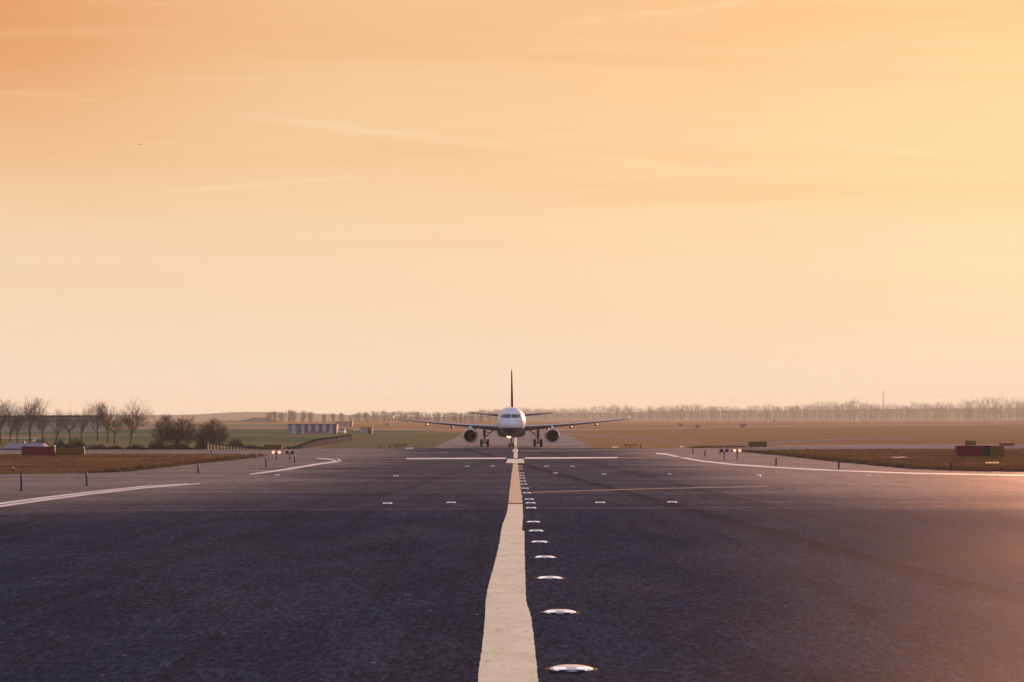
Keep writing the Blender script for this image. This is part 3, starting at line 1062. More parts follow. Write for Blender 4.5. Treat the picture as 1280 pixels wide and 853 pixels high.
# fuselage: (s, z_bottom, z_top, half width)
ST = [(0.0, 3.00, 3.10, 0.05), (0.08, 2.77, 3.33, 0.28), (0.25, 2.57, 3.55, 0.50), (0.5, 2.38, 3.76, 0.72), (0.8, 2.22, 3.95, 0.93), (1.15, 2.07, 4.14, 1.13), (1.5, 1.96, 4.36, 1.29),
      (1.95, 1.85, 4.66, 1.46), (2.4, 1.76, 4.95, 1.60), (2.9, 1.69, 5.19, 1.72), (3.5, 1.63, 5.38, 1.82), (4.3, 1.58, 5.54, 1.91), (5.2, 1.56, 5.62, 1.96), (6.3, 1.55, 5.65, 1.975),
      (12, 1.55, 5.65, 1.975), (20.5, 1.55, 5.65, 1.975), (23, 1.68, 5.65, 1.93), (25.5, 2.10, 5.64, 1.74), (28, 2.72, 5.58, 1.42), (30.5, 3.45, 5.46, 0.98), (32.5, 4.08, 5.30, 0.58), (33.8, 4.50, 5.12, 0.25)]
NS = 48
bm = bmesh.new()
rings = []
for s_, zb, zt, hw in ST:
    zc, hh = (zb + zt) / 2, (zt - zb) / 2
    rings.append([bm.verts.new((hw * math.cos(2 * math.pi * k / NS), s_, zc + hh * math.sin(2 * math.pi * k / NS))) for k in range(NS)])
for a, c in zip(rings, rings[1:]):
    for k in range(NS):
        bm.faces.new((a[k], a[(k + 1) % NS], c[(k + 1) % NS], c[k]))
bm.faces.new(rings[0])
bm.faces.new(rings[-1])
fus = mesh_obj('fuselage', bm, M_fus, plane_o, True, 60)


def fus_at(s_):
    for (a, c) in zip(ST, ST[1:]):
        if a[0] <= s_ <= c[0]:
            t = (s_ - a[0]) / (c[0] - a[0])
            return tuple(a[i] + (c[i] - a[i]) * t for i in (1, 2, 3))


def nose_s(x, z):
    lo, hi = 0.02, 6.2
    for _ in range(40):
        m = (lo + hi) / 2
        zb, zt, hw = fus_at(m)
        q = (x / hw) ** 2 + ((z - (zb + zt) / 2) / ((zt - zb) / 2)) ** 2
        if q > 1:
            lo = m
        else:
            hi = m
    return (lo + hi) / 2


def nose_patch(quad, off=0.02, n=8):
    """quad: 4 (x, z) corners bl, br, tr, tl seen from the front"""
    bm = bmesh.new()
    g = []
    for j in range(n + 1):
        rowv = []
        for i in range(n + 1):
            u, vv = i / n, j / n
            x = (quad[0][0] * (1 - u) + quad[1][0] * u) * (1 - vv) + (quad[3][0] * (1 - u) + quad[2][0] * u) * vv
            z = (quad[0][1] * (1 - u) + quad[1][1] * u) * (1 - vv) + (quad[3][1] * (1 - u) + quad[2][1] * u) * vv
            rowv.append(bm.verts.new((x * 1.012, nose_s(x, z) - off, z + off * 0.5)))
        g.append(rowv)
    for j in range(n):
        for i in range(n):
            bm.faces.new((g[j][i], g[j][i + 1], g[j + 1][i + 1], g[j + 1][i]))
    return bm


for sx in (-1, 1):
    for quad in ([(0.05, 4.17), (0.80, 4.13), (0.76, 4.62), (0.05, 4.64)], [(0.86, 4.13), (1.16, 4.20), (1.10, 4.60), (0.82, 4.62)], [(1.21, 4.22), (1.40, 4.30), (1.31, 4.58), (1.15, 4.60)]):
        q = [(sx * a, z) for a, z in quad]
        ob = mesh_obj('cockpit_window', nose_patch(q), M_glass, plane_o, True)
        md = ob.modifiers.new('thick', 'SOLIDIFY')
        md.thickness = 0.02
        md.offset = 0

# belly fairing
bm = bmesh.new()
prev = None
rings = []
for s_, k in ((9.8, 0.05), (10.6, 0.55), (11.8, 0.9), (13.2, 1.0), (17, 1.0), (18.5, 0.85), (20.2, 0.45), (21.5, 0.05)):
    ring = []
    for i in range(24):
        a = 2 * math.pi * i / 24
        cx, cz = math.cos(a), math.sin(a)
        ex = math.copysign(abs(cx) ** 0.6, cx) * 2.02 * (0.55 + 0.45 * k)
        ez = 2.15 + math.copysign(abs(cz) ** 0.7, cz) * 0.80 * (0.3 + 0.7 * k) * (1 if cz < 0 else 0.7)
        ring.append(bm.verts.new((ex, s_, ez)))
    rings.append(ring)
for a, c in zip(rings, rings[1:]):
    for i in range(24):
        bm.faces.new((a[i], a[(i + 1) % 24], c[(i + 1) % 24], c[i]))
bm.faces.new(rings[0])
bm.faces.new(rings[-1])
mesh_obj('belly_fairing', bm, M_navy, plane_o, True, 50)


def airfoil(n=10, th=0.12):
    up, lo = [], []
    for i in range(n + 1):
        c = (1 - math.cos(math.pi * i / n)) / 2
        t = 5 * th * (0.2969 * math.sqrt(c) - 0.126 * c - 0.3516 * c * c + 0.2843 * c ** 3 - 0.1036 * c ** 4)
        cam_ = 0.02 * (1 - (2 * c - 0.8) ** 2)
        up.append((c, t + cam_))
        lo.append((c, -t + cam_))
    return up + lo[::-1][1:-1]


def lofted(secs, vertical=False):
    """secs: (span, LE s, z (or x), chord, thickness, twist deg)"""
    bm = bmesh.new()
    rr = []
    for sp, le, zz, ch, th, tw in secs:
        r_ = []
        for c, t in airfoil(10, th):
            y = c * ch
            h = t * ch
            ca, sa = math.cos(R(tw)), math.sin(R(tw))
            yy = le + y * ca + h * sa
            hh_ = h * ca - y * sa + ch * 0.4 * sa
            if vertical:
                r_.append(bm.verts.new((hh_ + zz, yy, sp)))
            else:
                r_.append(bm.verts.new((sp, yy, zz + hh_)))
        rr.append(r_)
    m = len(rr[0])
    for a, c in zip(rr, rr[1:]):
        for i in range(m):
            bm.faces.new((a[i], a[(i + 1) % m], c[(i + 1) % m], c[i]))
    bm.faces.new(rr[0])
    bm.faces.new(rr[-1])
    return bm


for sx in (-1, 1):
    w_ = mesh_obj('wing', lofted([(sx * 1.2, 10.9, 2.42, 6.9, 0.135, 3.5), (sx * 2.2, 11.4, 2.55, 6.2, 0.13, 3.5), (sx * 6.4, 13.6, 2.97, 3.9, 0.115, 2.0), (sx * 11.5, 16.1, 3.42, 2.75, 0.105, 1.0), (sx * 16.6, 18.6, 3.92, 1.55, 0.10, 0.0), (sx * 16.95, 18.9, 3.96, 1.25, 0.07, 0.0)]), M_wing, plane_o, True, 50)
    # bright slats along the leading edge
    bm = bmesh.new()
    lep, ler = [], []
    for xx, le_, zz_, ch_, th_, tw_ in ((2.1, 11.35, 2.54, 6.3, 0.13, 3.5), (6.4, 13.6, 2.97, 3.9, 0.115, 2.0), (11.5, 16.1, 3.42, 2.75, 0.105, 1.0), (16.6, 18.6, 3.92, 1.55, 0.10, 0.0)):
        lep.append((sx * xx, le_ + 0.035 * ch_, zz_ + ch_ * 0.4 * math.sin(R(tw_)) + th_ * ch_ * 0.36))
        ler.append(0.030 + 0.010 * ch_)
    add_tube(bm, lep, ler, 8)
    mesh_obj('slat', bm, M_lip2, w_, True, 50)
    # wingtip fence
    mesh_obj('wingtip_fence', lofted([(3.35, 19.4, sx * 16.98, 0.7, 0.06, 0), (3.93, 18.75, sx * 16.98, 1.5, 0.05, 0), (4.42, 19.6, sx * 16.98, 0.5, 0.06, 0)], True), M_white, w_, True, 50)
    for fx, fl in ((5.2, 3.4), (8.5, 3.2), (12.2, 2.6)):
        le = 11.4 + (fx - 2.2) * 0.508
        ch = 6.2 - (fx - 2.2) * 0.36 if fx < 7 else 3.9 - (fx - 6.4) * 0.22
        zz = 2.55 + (fx - 2.2) * 0.0945
        bm = bmesh.new()
        n = 9
        prof = []
        for i in range(n):
            t = i / (n - 1)
            prof.append((0.20 * math.sin(math.pi * min(1, t * 1.0)) ** 0.6 if 0 < t < 1 else 0.0, t * fl))
        add_lathe(bm, prof, 'Y', 12, (sx * fx, le + ch * 0.45, zz - 0.34))
        mesh_obj('flap_fairing', bm, M_wingdark, w_, True)
    # tailplane
    mesh_obj('tailplane', lofted([(sx * 0.5, 27.6, 4.34, 4.3, 0.10, 0), (sx * 6.22, 31.2, 4.86, 1.6, 0.085, 0)]), M_wing, plane_o, True, 50)
    # engine
    ex, ez, es = sx * 5.75, 1.63, 10.2
    bm = bmesh.new()
    add_lathe(bm, [(0.93, 0.10), (0.985, 0.16), (1.03, 0.6), (1.05, 1.3), (1.02, 2.2), (0.92, 3.1), (0.80, 3.7), (0.74, 3.72), (0.70, 3.4), (0.46, 3.5), (0.40, 4.3), (0.0, 4.9)], 'Y', 36, (ex, es, ez))
    eng = mesh_obj('engine', bm, M_nac, plane_o, True, 50)
    bm = bmesh.new()
    add_lathe(bm, [(0.86, 0.40), (0.84, 0.12), (0.86, 0.02), (0.90, -0.02), (0.945, 0.03), (0.986, 0.17)], 'Y', 36, (ex, es, ez))
    mesh_obj('intake_lip', bm, M_lip, eng, True)
    bm = bmesh.new()
    for k in range(28):
        a = 2 * math.pi * k / 28
        c, s_ = math.cos(a), math.sin(a)
        c2, s2 = math.cos(a + 0.16), math.sin(a + 0.16)
        vs_ = [bm.verts.new((ex + 0.26 * c, es + 0.62, ez + 0.26 * s_)), bm.verts.new((ex + 0.85 * c, es + 0.66, ez + 0.85 * s_)),
               bm.verts.new((ex + 0.85 * c2, es + 0.86, ez + 0.85 * s2)), bm.verts.new((ex + 0.26 * c2, es + 0.80, ez + 0.26 * s2))]
        bm.faces.new(vs_)
    add_lathe(bm, [(0.86, 0.39), (0.87, 1.0), (0.0, 1.02)], 'Y', 36, (ex, es, ez))
    mesh_obj('fan', bm, M_fan, eng)
    bm = bmesh.new()
    add_lathe(bm, [(0.0, 0.28), (0.10, 0.36), (0.20, 0.52), (0.28, 0.72), (0.28, 0.85)], 'Y', 20, (ex, es, ez))
    mesh_obj('spinner', bm, M_spin, eng, True)
    # pylon
    bm = bmesh.new()
    secs = [(0.75, ez + 0.95, ez + 1.04, 0.06), (1.3, ez + 0.9, ez + 1.34, 0.16), (2.4, ez + 0.85, 2.98, 0.19), (4.2, ez + 0.55, 2.95, 0.19), (6.4, 2.55, 2.85, 0.10)]
    rr = []
    for s_, z0, z1, hw in secs:
        rr.append([bm.verts.new((ex - hw, es + s_, z0)), bm.verts.new((ex + hw, es + s_, z0)), bm.verts.new((ex + hw * 0.8, es + s_, z1)), bm.verts.new((ex - hw * 0.8, es + s_, z1))])
    for a, c in zip(rr, rr[1:]):
        for i in range(4):
            bm.faces.new((a[i], a[(i + 1) % 4], c[(i + 1) % 4], c[i]))
    bm.faces.new(rr[0])
    bm.faces.new(rr[-1])
    mesh_obj('pylon', bm, M_white, eng, True, 30)
    # main gear
    gxx, gs = sx * 3.80, 16.6
    bm = bmesh.new()
    add_tube(bm, [(gxx, gs, 2.75), (gxx, gs, 1.45), (gxx, gs, 1.44), (gxx, gs, 0.55)], [0.16, 0.15, 0.11, 0.10], 14)
    add_tube(bm, [(gxx - 0.5, gs, 0.55), (gxx + 0.5, gs, 0.55)], [0.09, 0.09], 12)
    gear = mesh_obj('main_gear', bm, M_strut, plane_o, True, 50)
    bm = bmesh.new()
    add_tube(bm, [(gxx, gs - 0.05, 1.35), (sx * 3.05, gs - 0.05, 2.0), (sx * 2.25, gs - 0.05, 2.55)], [0.085, 0.08, 0.085], 10)
    add_tube(bm, [(gxx, gs - 0.1, 2.15), (sx * 3.1, gs - 0.07, 2.0)], [0.04, 0.04], 8)
    mesh_obj('side_brace', bm, M_strut, gear, True, 50)
    bm = bmesh.new()
    add_box(bm, gxx + sx * 0.20 - 0.03, gxx + sx * 0.20 + 0.03, gs - 0.5, gs + 0.5, 1.15, 2.5, 0.015)
    mesh_obj('gear_door', bm, M_wing, gear)
    for wx in (-0.45, 0.45):
        bm = bmesh.new()
        add_lathe(bm, [(0.30, -0.17), (0.44, -0.20), (0.52, -0.17), (0.55, -0.08), (0.55, 0.08), (0.52, 0.17), (0.44, 0.20), (0.30, 0.17)], 'X', 28, (gxx + wx, gs, 0.56))
        wh = mesh_obj('wheel', bm, M_tyre, gear, True, 50)
        bm = bmesh.new()
        add_lathe(bm, [(0.0, -0.15), (0.26, -0.155), (0.305, -0.17), (0.305, 0.17), (0.26, 0.155), (0.0, 0.15)], 'X', 20, (gxx + wx, gs, 0.56))
        mesh_obj('rim', bm, M_hub, wh, True, 40)

# fin
fin = mesh_obj('fin', lofted([(5.2, 24.3, 0, 6.9, 0.055, 0), (5.75, 25.2, 0, 6.0, 0.06, 0), (11.05, 29.9, 0, 2.6, 0.07, 0), (11.3, 30.3, 0, 2.1, 0.06, 0)], True), M_tail, plane_o, True, 50)
# nose gear
ns = 5.07
bm = bmesh.new()
add_tube(bm, [(0, ns - 0.15, 1.75), (0, ns, 0.95), (0, ns, 0.94), (0, ns, 0.37)], [0.11, 0.10, 0.075, 0.07], 12)
add_tube(bm, [(-0.27, ns, 0.38), (0.27, ns, 0.38)], [0.06, 0.06], 10)
add_tube(bm, [(0, ns + 0.02, 1.0), (0, ns + 1.1, 1.75)], [0.05, 0.05], 8)
ng = mesh_obj('nose_gear', bm, M_strut, plane_o, True, 50)
for wx in (-0.26, 0.26):
    bm = bmesh.new()
    add_lathe(bm, [(0.2, -0.10), (0.31, -0.115), (0.36, -0.09), (0.375, 0), (0.36, 0.09), (0.31, 0.115), (0.2, 0.10)], 'X', 24, (wx, ns, 0.38))
    wh = mesh_obj('wheel', bm, M_tyre, ng, True, 50)
    bm = bmesh.new()
    add_lathe(bm, [(0.0, -0.09), (0.2, -0.10), (0.2, 0.10), (0.0, 0.09)], 'X', 16, (wx, ns, 0.38))
    mesh_obj('rim', bm, M_hub, wh, True, 40)
for sx in (-1, 1):
    bm = bmesh.new()
    add_box(bm, sx * 0.42 - 0.02, sx * 0.42 + 0.02, ns - 0.9, ns + 0.5, 1.28, 1.75, 0.01)
    mesh_obj('gear_door', bm, M_navy, ng)
bm = bmesh.new()
add_lathe(bm, [(0.0, 0.16), (0.14, 0.14), (0.27, 0.02), (0.28, -0.04)], 'Y', 20, (-0.30, ns - 0.30, 1.66))
add_tube(bm, [(-0.3, ns - 0.2, 1.60), (0, ns - 0.1, 1.50)], [0.03, 0.03], 6)
hs = mesh_obj('landing_light', bm, M_strut, ng, True, 50)
bm = bmesh.new()
add_lathe(bm, [(0.27, -0.035), (0.18, -0.075), (0.0, -0.09)], 'Y', 20, (-0.30, ns - 0.30, 1.66))
mesh_obj('lens', bm, M_llamp, hs, True)
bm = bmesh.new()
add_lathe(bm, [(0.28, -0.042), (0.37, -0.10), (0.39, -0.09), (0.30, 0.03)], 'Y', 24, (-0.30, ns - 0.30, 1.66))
mesh_obj('glow_ring', bm, simple('lamp_glow', (0.8, 0.5, 0.3), 0.3, emit=(1.0, 0.42, 0.2), estr=0.5, var=0.02), hs, True)  # added emissive ring, stands in for the orange bloom around the nose lamp

# ------------------------------------------------------------------ low wall, fence, buildings at left
M_wall = simple('grey_concrete_wall', (0.085, 0.085, 0.10), 0.95, var=0.2, scale=0.5, spec=0.0)
M_cop = simple('dark_coping', (0.015, 0.015, 0.018), 0.95, spec=0.0)
bw = thing('retaining_wall', 'long low grey wall with a dark coping rising behind the left taxiway', 'wall', (*gp(400, 558), 0.0))
ox_, oy_ = gp(400, 558)
foot = [(362, 561.6), (378, 561.0), (395, 558.5), (415, 555.0), (440, 550.2)]
tops = [560.8, 556.0, 549.5, 546.5, 543.4]
for part, m, z_lo, z_hi, dd in (('wall_face', M_wall, 0.0, 0.80, 0.3), ('coping', M_cop, 0.803, 1.0, 0.42)):
    bm = bmesh.new()
    rr = []
    for (px, py), ty in zip(foot, tops):
        gx, gy = gp(px, py)
        h_ = zat(ty, gy)
        rr.append([bm.verts.new((gx - ox_, gy - oy_ - (0.06 if part == 'coping' else 0), h_ * z_lo)), bm.verts.new((gx - ox_ - dd, gy - oy_ + dd, h_ * z_lo)),
                   bm.verts.new((gx - ox_ - dd, gy - oy_ + dd, h_ * z_hi)), bm.verts.new((gx - ox_, gy - oy_ - (0.06 if part == 'coping' else 0), h_ * z_hi))])
    for a, c in zip(rr, rr[1:]):
        for i in range(4):
            bm.faces.new((a[i], a[(i + 1) % 4], c[(i + 1) % 4], c[i]))
    bm.faces.new(rr[0])
    bm.faces.new(rr[-1])
    mesh_obj(part, bm, m, bw)

# fence of pale posts
M_pale = simple('pale_timber', (0.55, 0.42, 0.32), 0.7, var=0.2)
M_rail = simple('dark_rail', (0.05, 0.03, 0.03), 0.7)
fx0, fy0 = gp(260, 563.2)
fx1, fy1 = gp(330, 561.9)
fe = thing('low_fence', 'low fence of pale posts under a dark top rail behind the left taxiway', 'fence', (fx0, fy0, 0.0))
nfp = 17
for i in range(nfp):
    t = i / (nfp - 1)
    px = 260 + 66 * t
    py = 563.2 - 1.4 * t
    gx, gy = gp(px, py)
    top = 554.2 + 6.2 * t
    hgt = max(0.12, zat(top, gy))
    bm = bmesh.new()
    add_box(bm, gx - fx0 - 0.06, gx - fx0 + 0.06, gy - fy0 - 0.05, gy - fy0 + 0.05, 0, hgt - 0.10)
    mesh_obj('post', bm, M_pale, fe)
bm = bmesh.new()
pts = []
for i in range(9):
    t = i / 8
    gx, gy = gp(259 + 68 * t, 563.2 - 1.4 * t)
    pts.append((gx - fx0, gy - fy0, zat(554.0 + 6.2 * t, gy) - 0.05))
add_tube(bm, pts, [0.10] * 9, 6)
mesh_obj('top_rail', bm, M_rail, fe)
bm = bmesh.new()
add_box(bm, -0.09, 0.09, 0.05, 0.2, 0, zat(552.5, fy0))
mesh_obj('end_post', bm, M_pale, fe)


def banded(name, label, x0, x1, ytop, ybase, bands, depth, roof_m, extra=None):
    d = dist(ybase)
    cx = xat((x0 + x1) / 2, d)
    W = (x1 - x0) * d / F
    H_ = zat(ytop, d)
    t = thing(name, label, 'building', (cx, d, 0.0))
    bm = bmesh.new()
    add_box(bm, -W / 2 + 0.05, W / 2 - 0.05, 0.05, depth, 0, H_ - 0.1)
    mesh_obj('wall', bm, M_bwall, t)
    bm = bmesh.new()
    add_box(bm, -W / 2 - 0.12, W / 2 + 0.12, -0.15, depth + 0.15, H_ - 0.10, H_ + 0.06, 0.02)
    mesh_obj('roof', bm, roof_m, t)
    for (a, b_, lo, hi, pn, m) in bands:
        bm = bmesh.new()
        add_box(bm, xat(a, d) - cx, xat(b_, d) - cx, -0.02, 0.06, H_ * lo, H_ * hi - 0.11)
        mesh_obj(pn, bm, m, t)
    return t


M_bwall = simple('tan_render', (0.30, 0.23, 0.20), 0.8, var=0.1)
M_lilac = simple('lilac_panel', (0.42, 0.40, 0.50), 0.6, var=0.1)
M_grey = simple('grey_panel', (0.24, 0.22, 0.24), 0.7, var=0.1)
M_brownp = simple('brown_panel_paint', (0.13, 0.095, 0.095), 0.7, var=0.1)
M_roof = simple('flat_roof', (0.10, 0.085, 0.085), 0.8)
bands = [(360, 365, 0.0, 1, 'panel', M_grey), (365, 369.5, 0.02, 1, 'panel', M_lilac), (373, 376, 0.02, 1, 'panel', M_brownp), (376, 380.5, 0.02, 1, 'panel', M_lilac), (380.5, 385, 0.25, 1, 'panel', M_brownp),
         (385, 389, 0.3, 1, 'window', M_lilac), (389, 394, 0.3, 1, 'panel', M_brownp), (394, 398.5, 0.35, 1, 'window', M_lilac), (398.5, 403, 0.3, 1, 'panel', M_brownp), (403, 407.5, 0.3, 1, 'window', M_lilac),
         (407.5, 412, 0.3, 1, 'panel', M_brownp), (412, 416, 0.02, 1, 'panel', M_lilac), (416, 420.8, 0.02, 1, 'panel', M_brownp)]
bld = banded('terminal_building', 'long low flat roofed building with lilac and brown vertical bands', 359.6, 421, 530.4, 543.0, bands, 5.0, M_roof)
hut = [(450.5, 453, 0, 1, 'panel', M_lilac), (455, 456.4, 0, 1, 'panel', M_lilac), (457.6, 458.8, 0, 1, 'panel', M_lilac), (460, 465, 0, 1, 'panel', M_brownp)]
banded('equipment_hut', 'small striped hut standing alone right of the long banded building', 450, 465.2, 534.6, 542.6, hut, 2.5, M_roof)
banded('far_shed', 'pale flat roofed shed behind the right end of the banded building', 419, 440, 527.2, 533.0, [(438, 440, 0, 1, 'door', M_brownp)], 6, M_roof)
banded('far_shed', 'tiny brown shed on the grass beside the left wingtip', 478.5, 488, 529.8, 532.6, [(480, 482, 0, 1, 'door', M_grey)], 4, M_brownp)
banded('far_shed', 'tiny brown shed on the field right of the right wingtip', 847.5, 853.8, 529.9, 532.9, [(848.5, 850, 0, 0.9, 'door', M_grey)], 3, M_brownp)
banded('far_shed', 'faint brown shed beside the pale far taxiway, left of another', 869, 874, 532.0, 535.0, [(870, 871, 0, 0.9, 'door', M_grey)], 3, M_brownp)
banded('far_shed', 'brown shed on the pale far taxiway above the right guard lamps', 926, 933, 530.8, 534.0, [(927, 928.5, 0, 0.9, 'door', M_grey)], 3, M_brownp)
banded('far_shed', 'small dark hut at the foot of the right wood', 966.5, 969.5, 525.0, 528.2, [(967.2, 968, 0, 0.9, 'door', M_grey)], 3, M_brownp)

# long hall behind the left trees
hd = 560.0
hall = thing('long_hall', 'long flat roofed grey hall behind the bare trees at far left', 'building', (xat(40, hd), hd, 0.0), R(13))
Hh = zat(519.6, hd)
xl, xr = xat(-70, hd) - xat(40, hd), xat(128.5, hd) - xat(40, hd)
M_hall = simple('hall_cladding', (0.40, 0.34, 0.27), 0.8, var=0.12, scale=0.2)
bm = bmesh.new()
add_box(bm, xl, xr, 0, 14, 0, Hh - 0.35)
mesh_obj('wall', bm, M_hall, hall)
bm = bmesh.new()
add_box(bm, xl - 0.3, xr + 0.3, -0.3, 14.3, Hh - 0.35, Hh, 0.03)
mesh_obj('roof', bm, M_roof, hall)
bm = bmesh.new()
add_box(bm, xl + 1, xr - 1, -0.03, 0.05, Hh - 1.75, Hh - 1.25)
mesh_obj('window_band', bm, M_grey, hall)

# little shed with a pale sloping roof behind the red sign
sd = 258.0
shed = thing('roadside_shed', 'low shed with a pale sloping roof behind the left red sign', 'shed', (xat(26, sd), sd, 0.0))
k = sd / F
bm = bmesh.new()
zt = zat(554.4, sd)
ze = zat(561.0, sd)
x0, x1, x2, x3 = -38 * k, -18 * k, -14 * k, 25 * k
add_box(bm, x0, x3, 0.15, 4.8, 0.0, max(0.1, ze))
mesh_obj('wall', bm, simple('shed_dark_wall', (0.05, 0.04, 0.05), 0.8), shed)
M_shroof = simple('pale_sheet_roof', (0.22, 0.205, 0.24), 0.85, var=0.1)
bm = bmesh.new()
lo = [(-22 * k, 0.0, ze), (27 * k, 0.0, ze), (27 * k, 5, ze), (-22 * k, 5, ze)]
hi_ = [(-22 * k + 0.1, 2.2, zt), (24 * k, 2.2, zt), (24 * k, 2.8, zt), (-22 * k + 0.1, 2.8, zt)]
vl = [bm.verts.new(q) for q in lo]
vh = [bm.verts.new(q) for q in hi_]
for i in range(4):
    bm.faces.new((vl[i], vl[(i + 1) % 4], vh[(i + 1) % 4], vh[i]))
bm.faces.new(vl)
bm.faces.new(vh)
mesh_obj('roof', bm, M_shroof, shed)
bm = bmesh.new()
add_box(bm, -2.6 * k, -0.6 * k, 2.0, 2.5, zt - 0.1, zt + 0.22)
mesh_obj('vent', bm, M_case, shed)
# white tilted panel on a short mast
pd = 262.0
wp = thing('tilted_panel', 'small white tilted panel on a mast beside a dark bush at left', 'panel', (xat(43, pd), pd, 0.0))
bm = bmesh.new()
add_tube(bm, [(0, 0.05, 0), (0, 0.05, zat(551.5, pd))], [0.04, 0.04], 8)
mesh_obj('mast', bm, M_case, wp)
bm = bmesh.new()
z0, z1 = zat(551.8, pd), zat(549.0, pd)
vs_ = [(-0.26, -0.08, z0), (0.08, -0.08, z0 + 0.02), (0.27, 0.0, z1), (0.02, 0.0, z1 - 0.06)]
fr = [bm.verts.new(q) for q in vs_]
bk = [bm.verts.new((q[0], q[1] + 0.04, q[2])) for q in vs_]
bm.faces.new(fr)
bm.faces.new(bk)
for i in range(4):
    bm.faces.new((fr[i], fr[(i + 1) % 4], bk[(i + 1) % 4], bk[i]))
mesh_obj('panel', bm, M_white, wp)

# white car beyond the banded building
cd = 505.0
car = thing('parked_car', 'white car parked at the right end of the banded building', 'car', (xat(427.5, cd), cd, 0.0))
bm = bmesh.new()
secs = [(-2.0, 0.3, 0.75, 0.80), (-1.6, 0.25, 0.85, 0.86), (1.6, 0.25, 0.9, 0.86), (2.0, 0.3, 0.8, 0.80)]
rr = []
for y, z0, z1, hw in secs:
    rr.append([bm.verts.new((-hw, y, z0)), bm.verts.new((hw, y, z0)), bm.verts.new((hw * 0.96, y, z1)), bm.verts.new((-hw * 0.96, y, z1))])
for a, c in zip(rr, rr[1:]):
    for i in range(4):
        bm.faces.new((a[i], a[(i + 1) % 4], c[(i + 1) % 4], c[i]))
bm.faces.new(rr[0])
bm.faces.new(rr[-1])
mesh_obj('body', bm, M_white, car)
bm = bmesh.new()
rr = []
for y, z1, hw in ((-1.1, 0.86, 0.80), (-0.5, 1.36, 0.64), (1.1, 1.38, 0.64), (1.7, 0.9, 0.78)):
    rr.append([bm.verts.new((-hw, y, 0.85)), bm.verts.new((hw, y, 0.85)), bm.verts.new((hw * 0.9, y, z1)), bm.verts.new((-hw * 0.9, y, z1))])
for a, c in zip(rr, rr[1:]):
    for i in range(4):
        bm.faces.new((a[i], a[(i + 1) % 4], c[(i + 1) % 4], c[i]))
mesh_obj('cabin', bm, M_glass, car)
bm = bmesh.new()
add_box(bm, -0.6, 0.6, -0.5, 1.1, 1.375, 1.42, 0.01)
mesh_obj('roof', bm, M_white, car)
for sx in (-1, 1):
    bm = bmesh.new()
    add_box(bm, sx * 0.6 - 0.13, sx * 0.6 + 0.13, -2.05, -1.98, 0.55, 0.72)
    mesh_obj('headlight', bm, simple('car_lamp', (0.9, 0.88, 0.84), 0.2), car)
    for yy in (-1.25, 1.25):
        bm = bmesh.new()
        add_lathe(bm, [(0.0, -0.1), (0.3, -0.1), (0.31, 0), (0.3, 0.1), (0.0, 0.1)], 'X', 16, (sx * 0.76, yy, 0.31))
        mesh_obj('wheel', bm, M_tyre, car, True, 50)

# masts at the right wood
md_ = 1980.0
mast = thing('radio_mast', 'thin tall mast rising above the right wood', 'mast', (xat(1104, md_), md_, 0.0))
bm = bmesh.new()
add_tube(bm, [(0, 0, 0), (0, 0, zat(488, md_))], [0.55, 0.28], 6)
mesh_obj('pole', bm, M_grey, mast)
bm = bmesh.new()
add_box(bm, -0.8, 0.8, -0.1, 0.1, zat(496, md_), zat(496, md_) + 0.5)
mesh_obj('crossarm', bm, M_grey, mast)
pd2 = 1750.0
wm = thing('marker_mast', 'short white mast on the far field in front of the right wood', 'mast', (xat(1072.5, pd2), pd2, 0.0))
bm = bmesh.new()
add_tube(bm, [(0, 0, 0), (0.1, 0, 1.6), (-0.7, 0, zat(523.2, pd2))], [0.45, 0.4, 0.2], 6)
mesh_obj('pole', bm, M_white, wm)

# bird
bd = 260.0
bird = thing('bird', 'tiny dark bird flying alone high in the left sky', 'bird', (xat(175, bd), bd, zat(181, bd)))
bm = bmesh.new()
add_lathe(bm, [(0, -0.14), (0.04, -0.09), (0.055, 0), (0.03, 0.1), (0.0, 0.17)], 'Y', 10)
for sx in (-1, 1):
    a = [bm.verts.new(q) for q in ((0, -0.06, 0.02), (sx * 0.16, -0.08, 0.09), (sx * 0.30, 0.03, 0.04), (sx * 0.14, 0.06, 0.06), (0, 0.06, 0.02))]
    bm.faces.new(a)
mesh_obj('body', bm, simple('dark_feathers', (0.02, 0.018, 0.018), 0.8), bird)

# ------------------------------------------------------------------ bare trees
def bark(name, c):
    return simple(name, c, 0.9, var=0.25, scale=2.0, spec=0.15)


M_bark = bark('bark', (0.075, 0.058, 0.044))
M_twig = bark('twigs', (0.12, 0.082, 0.056))


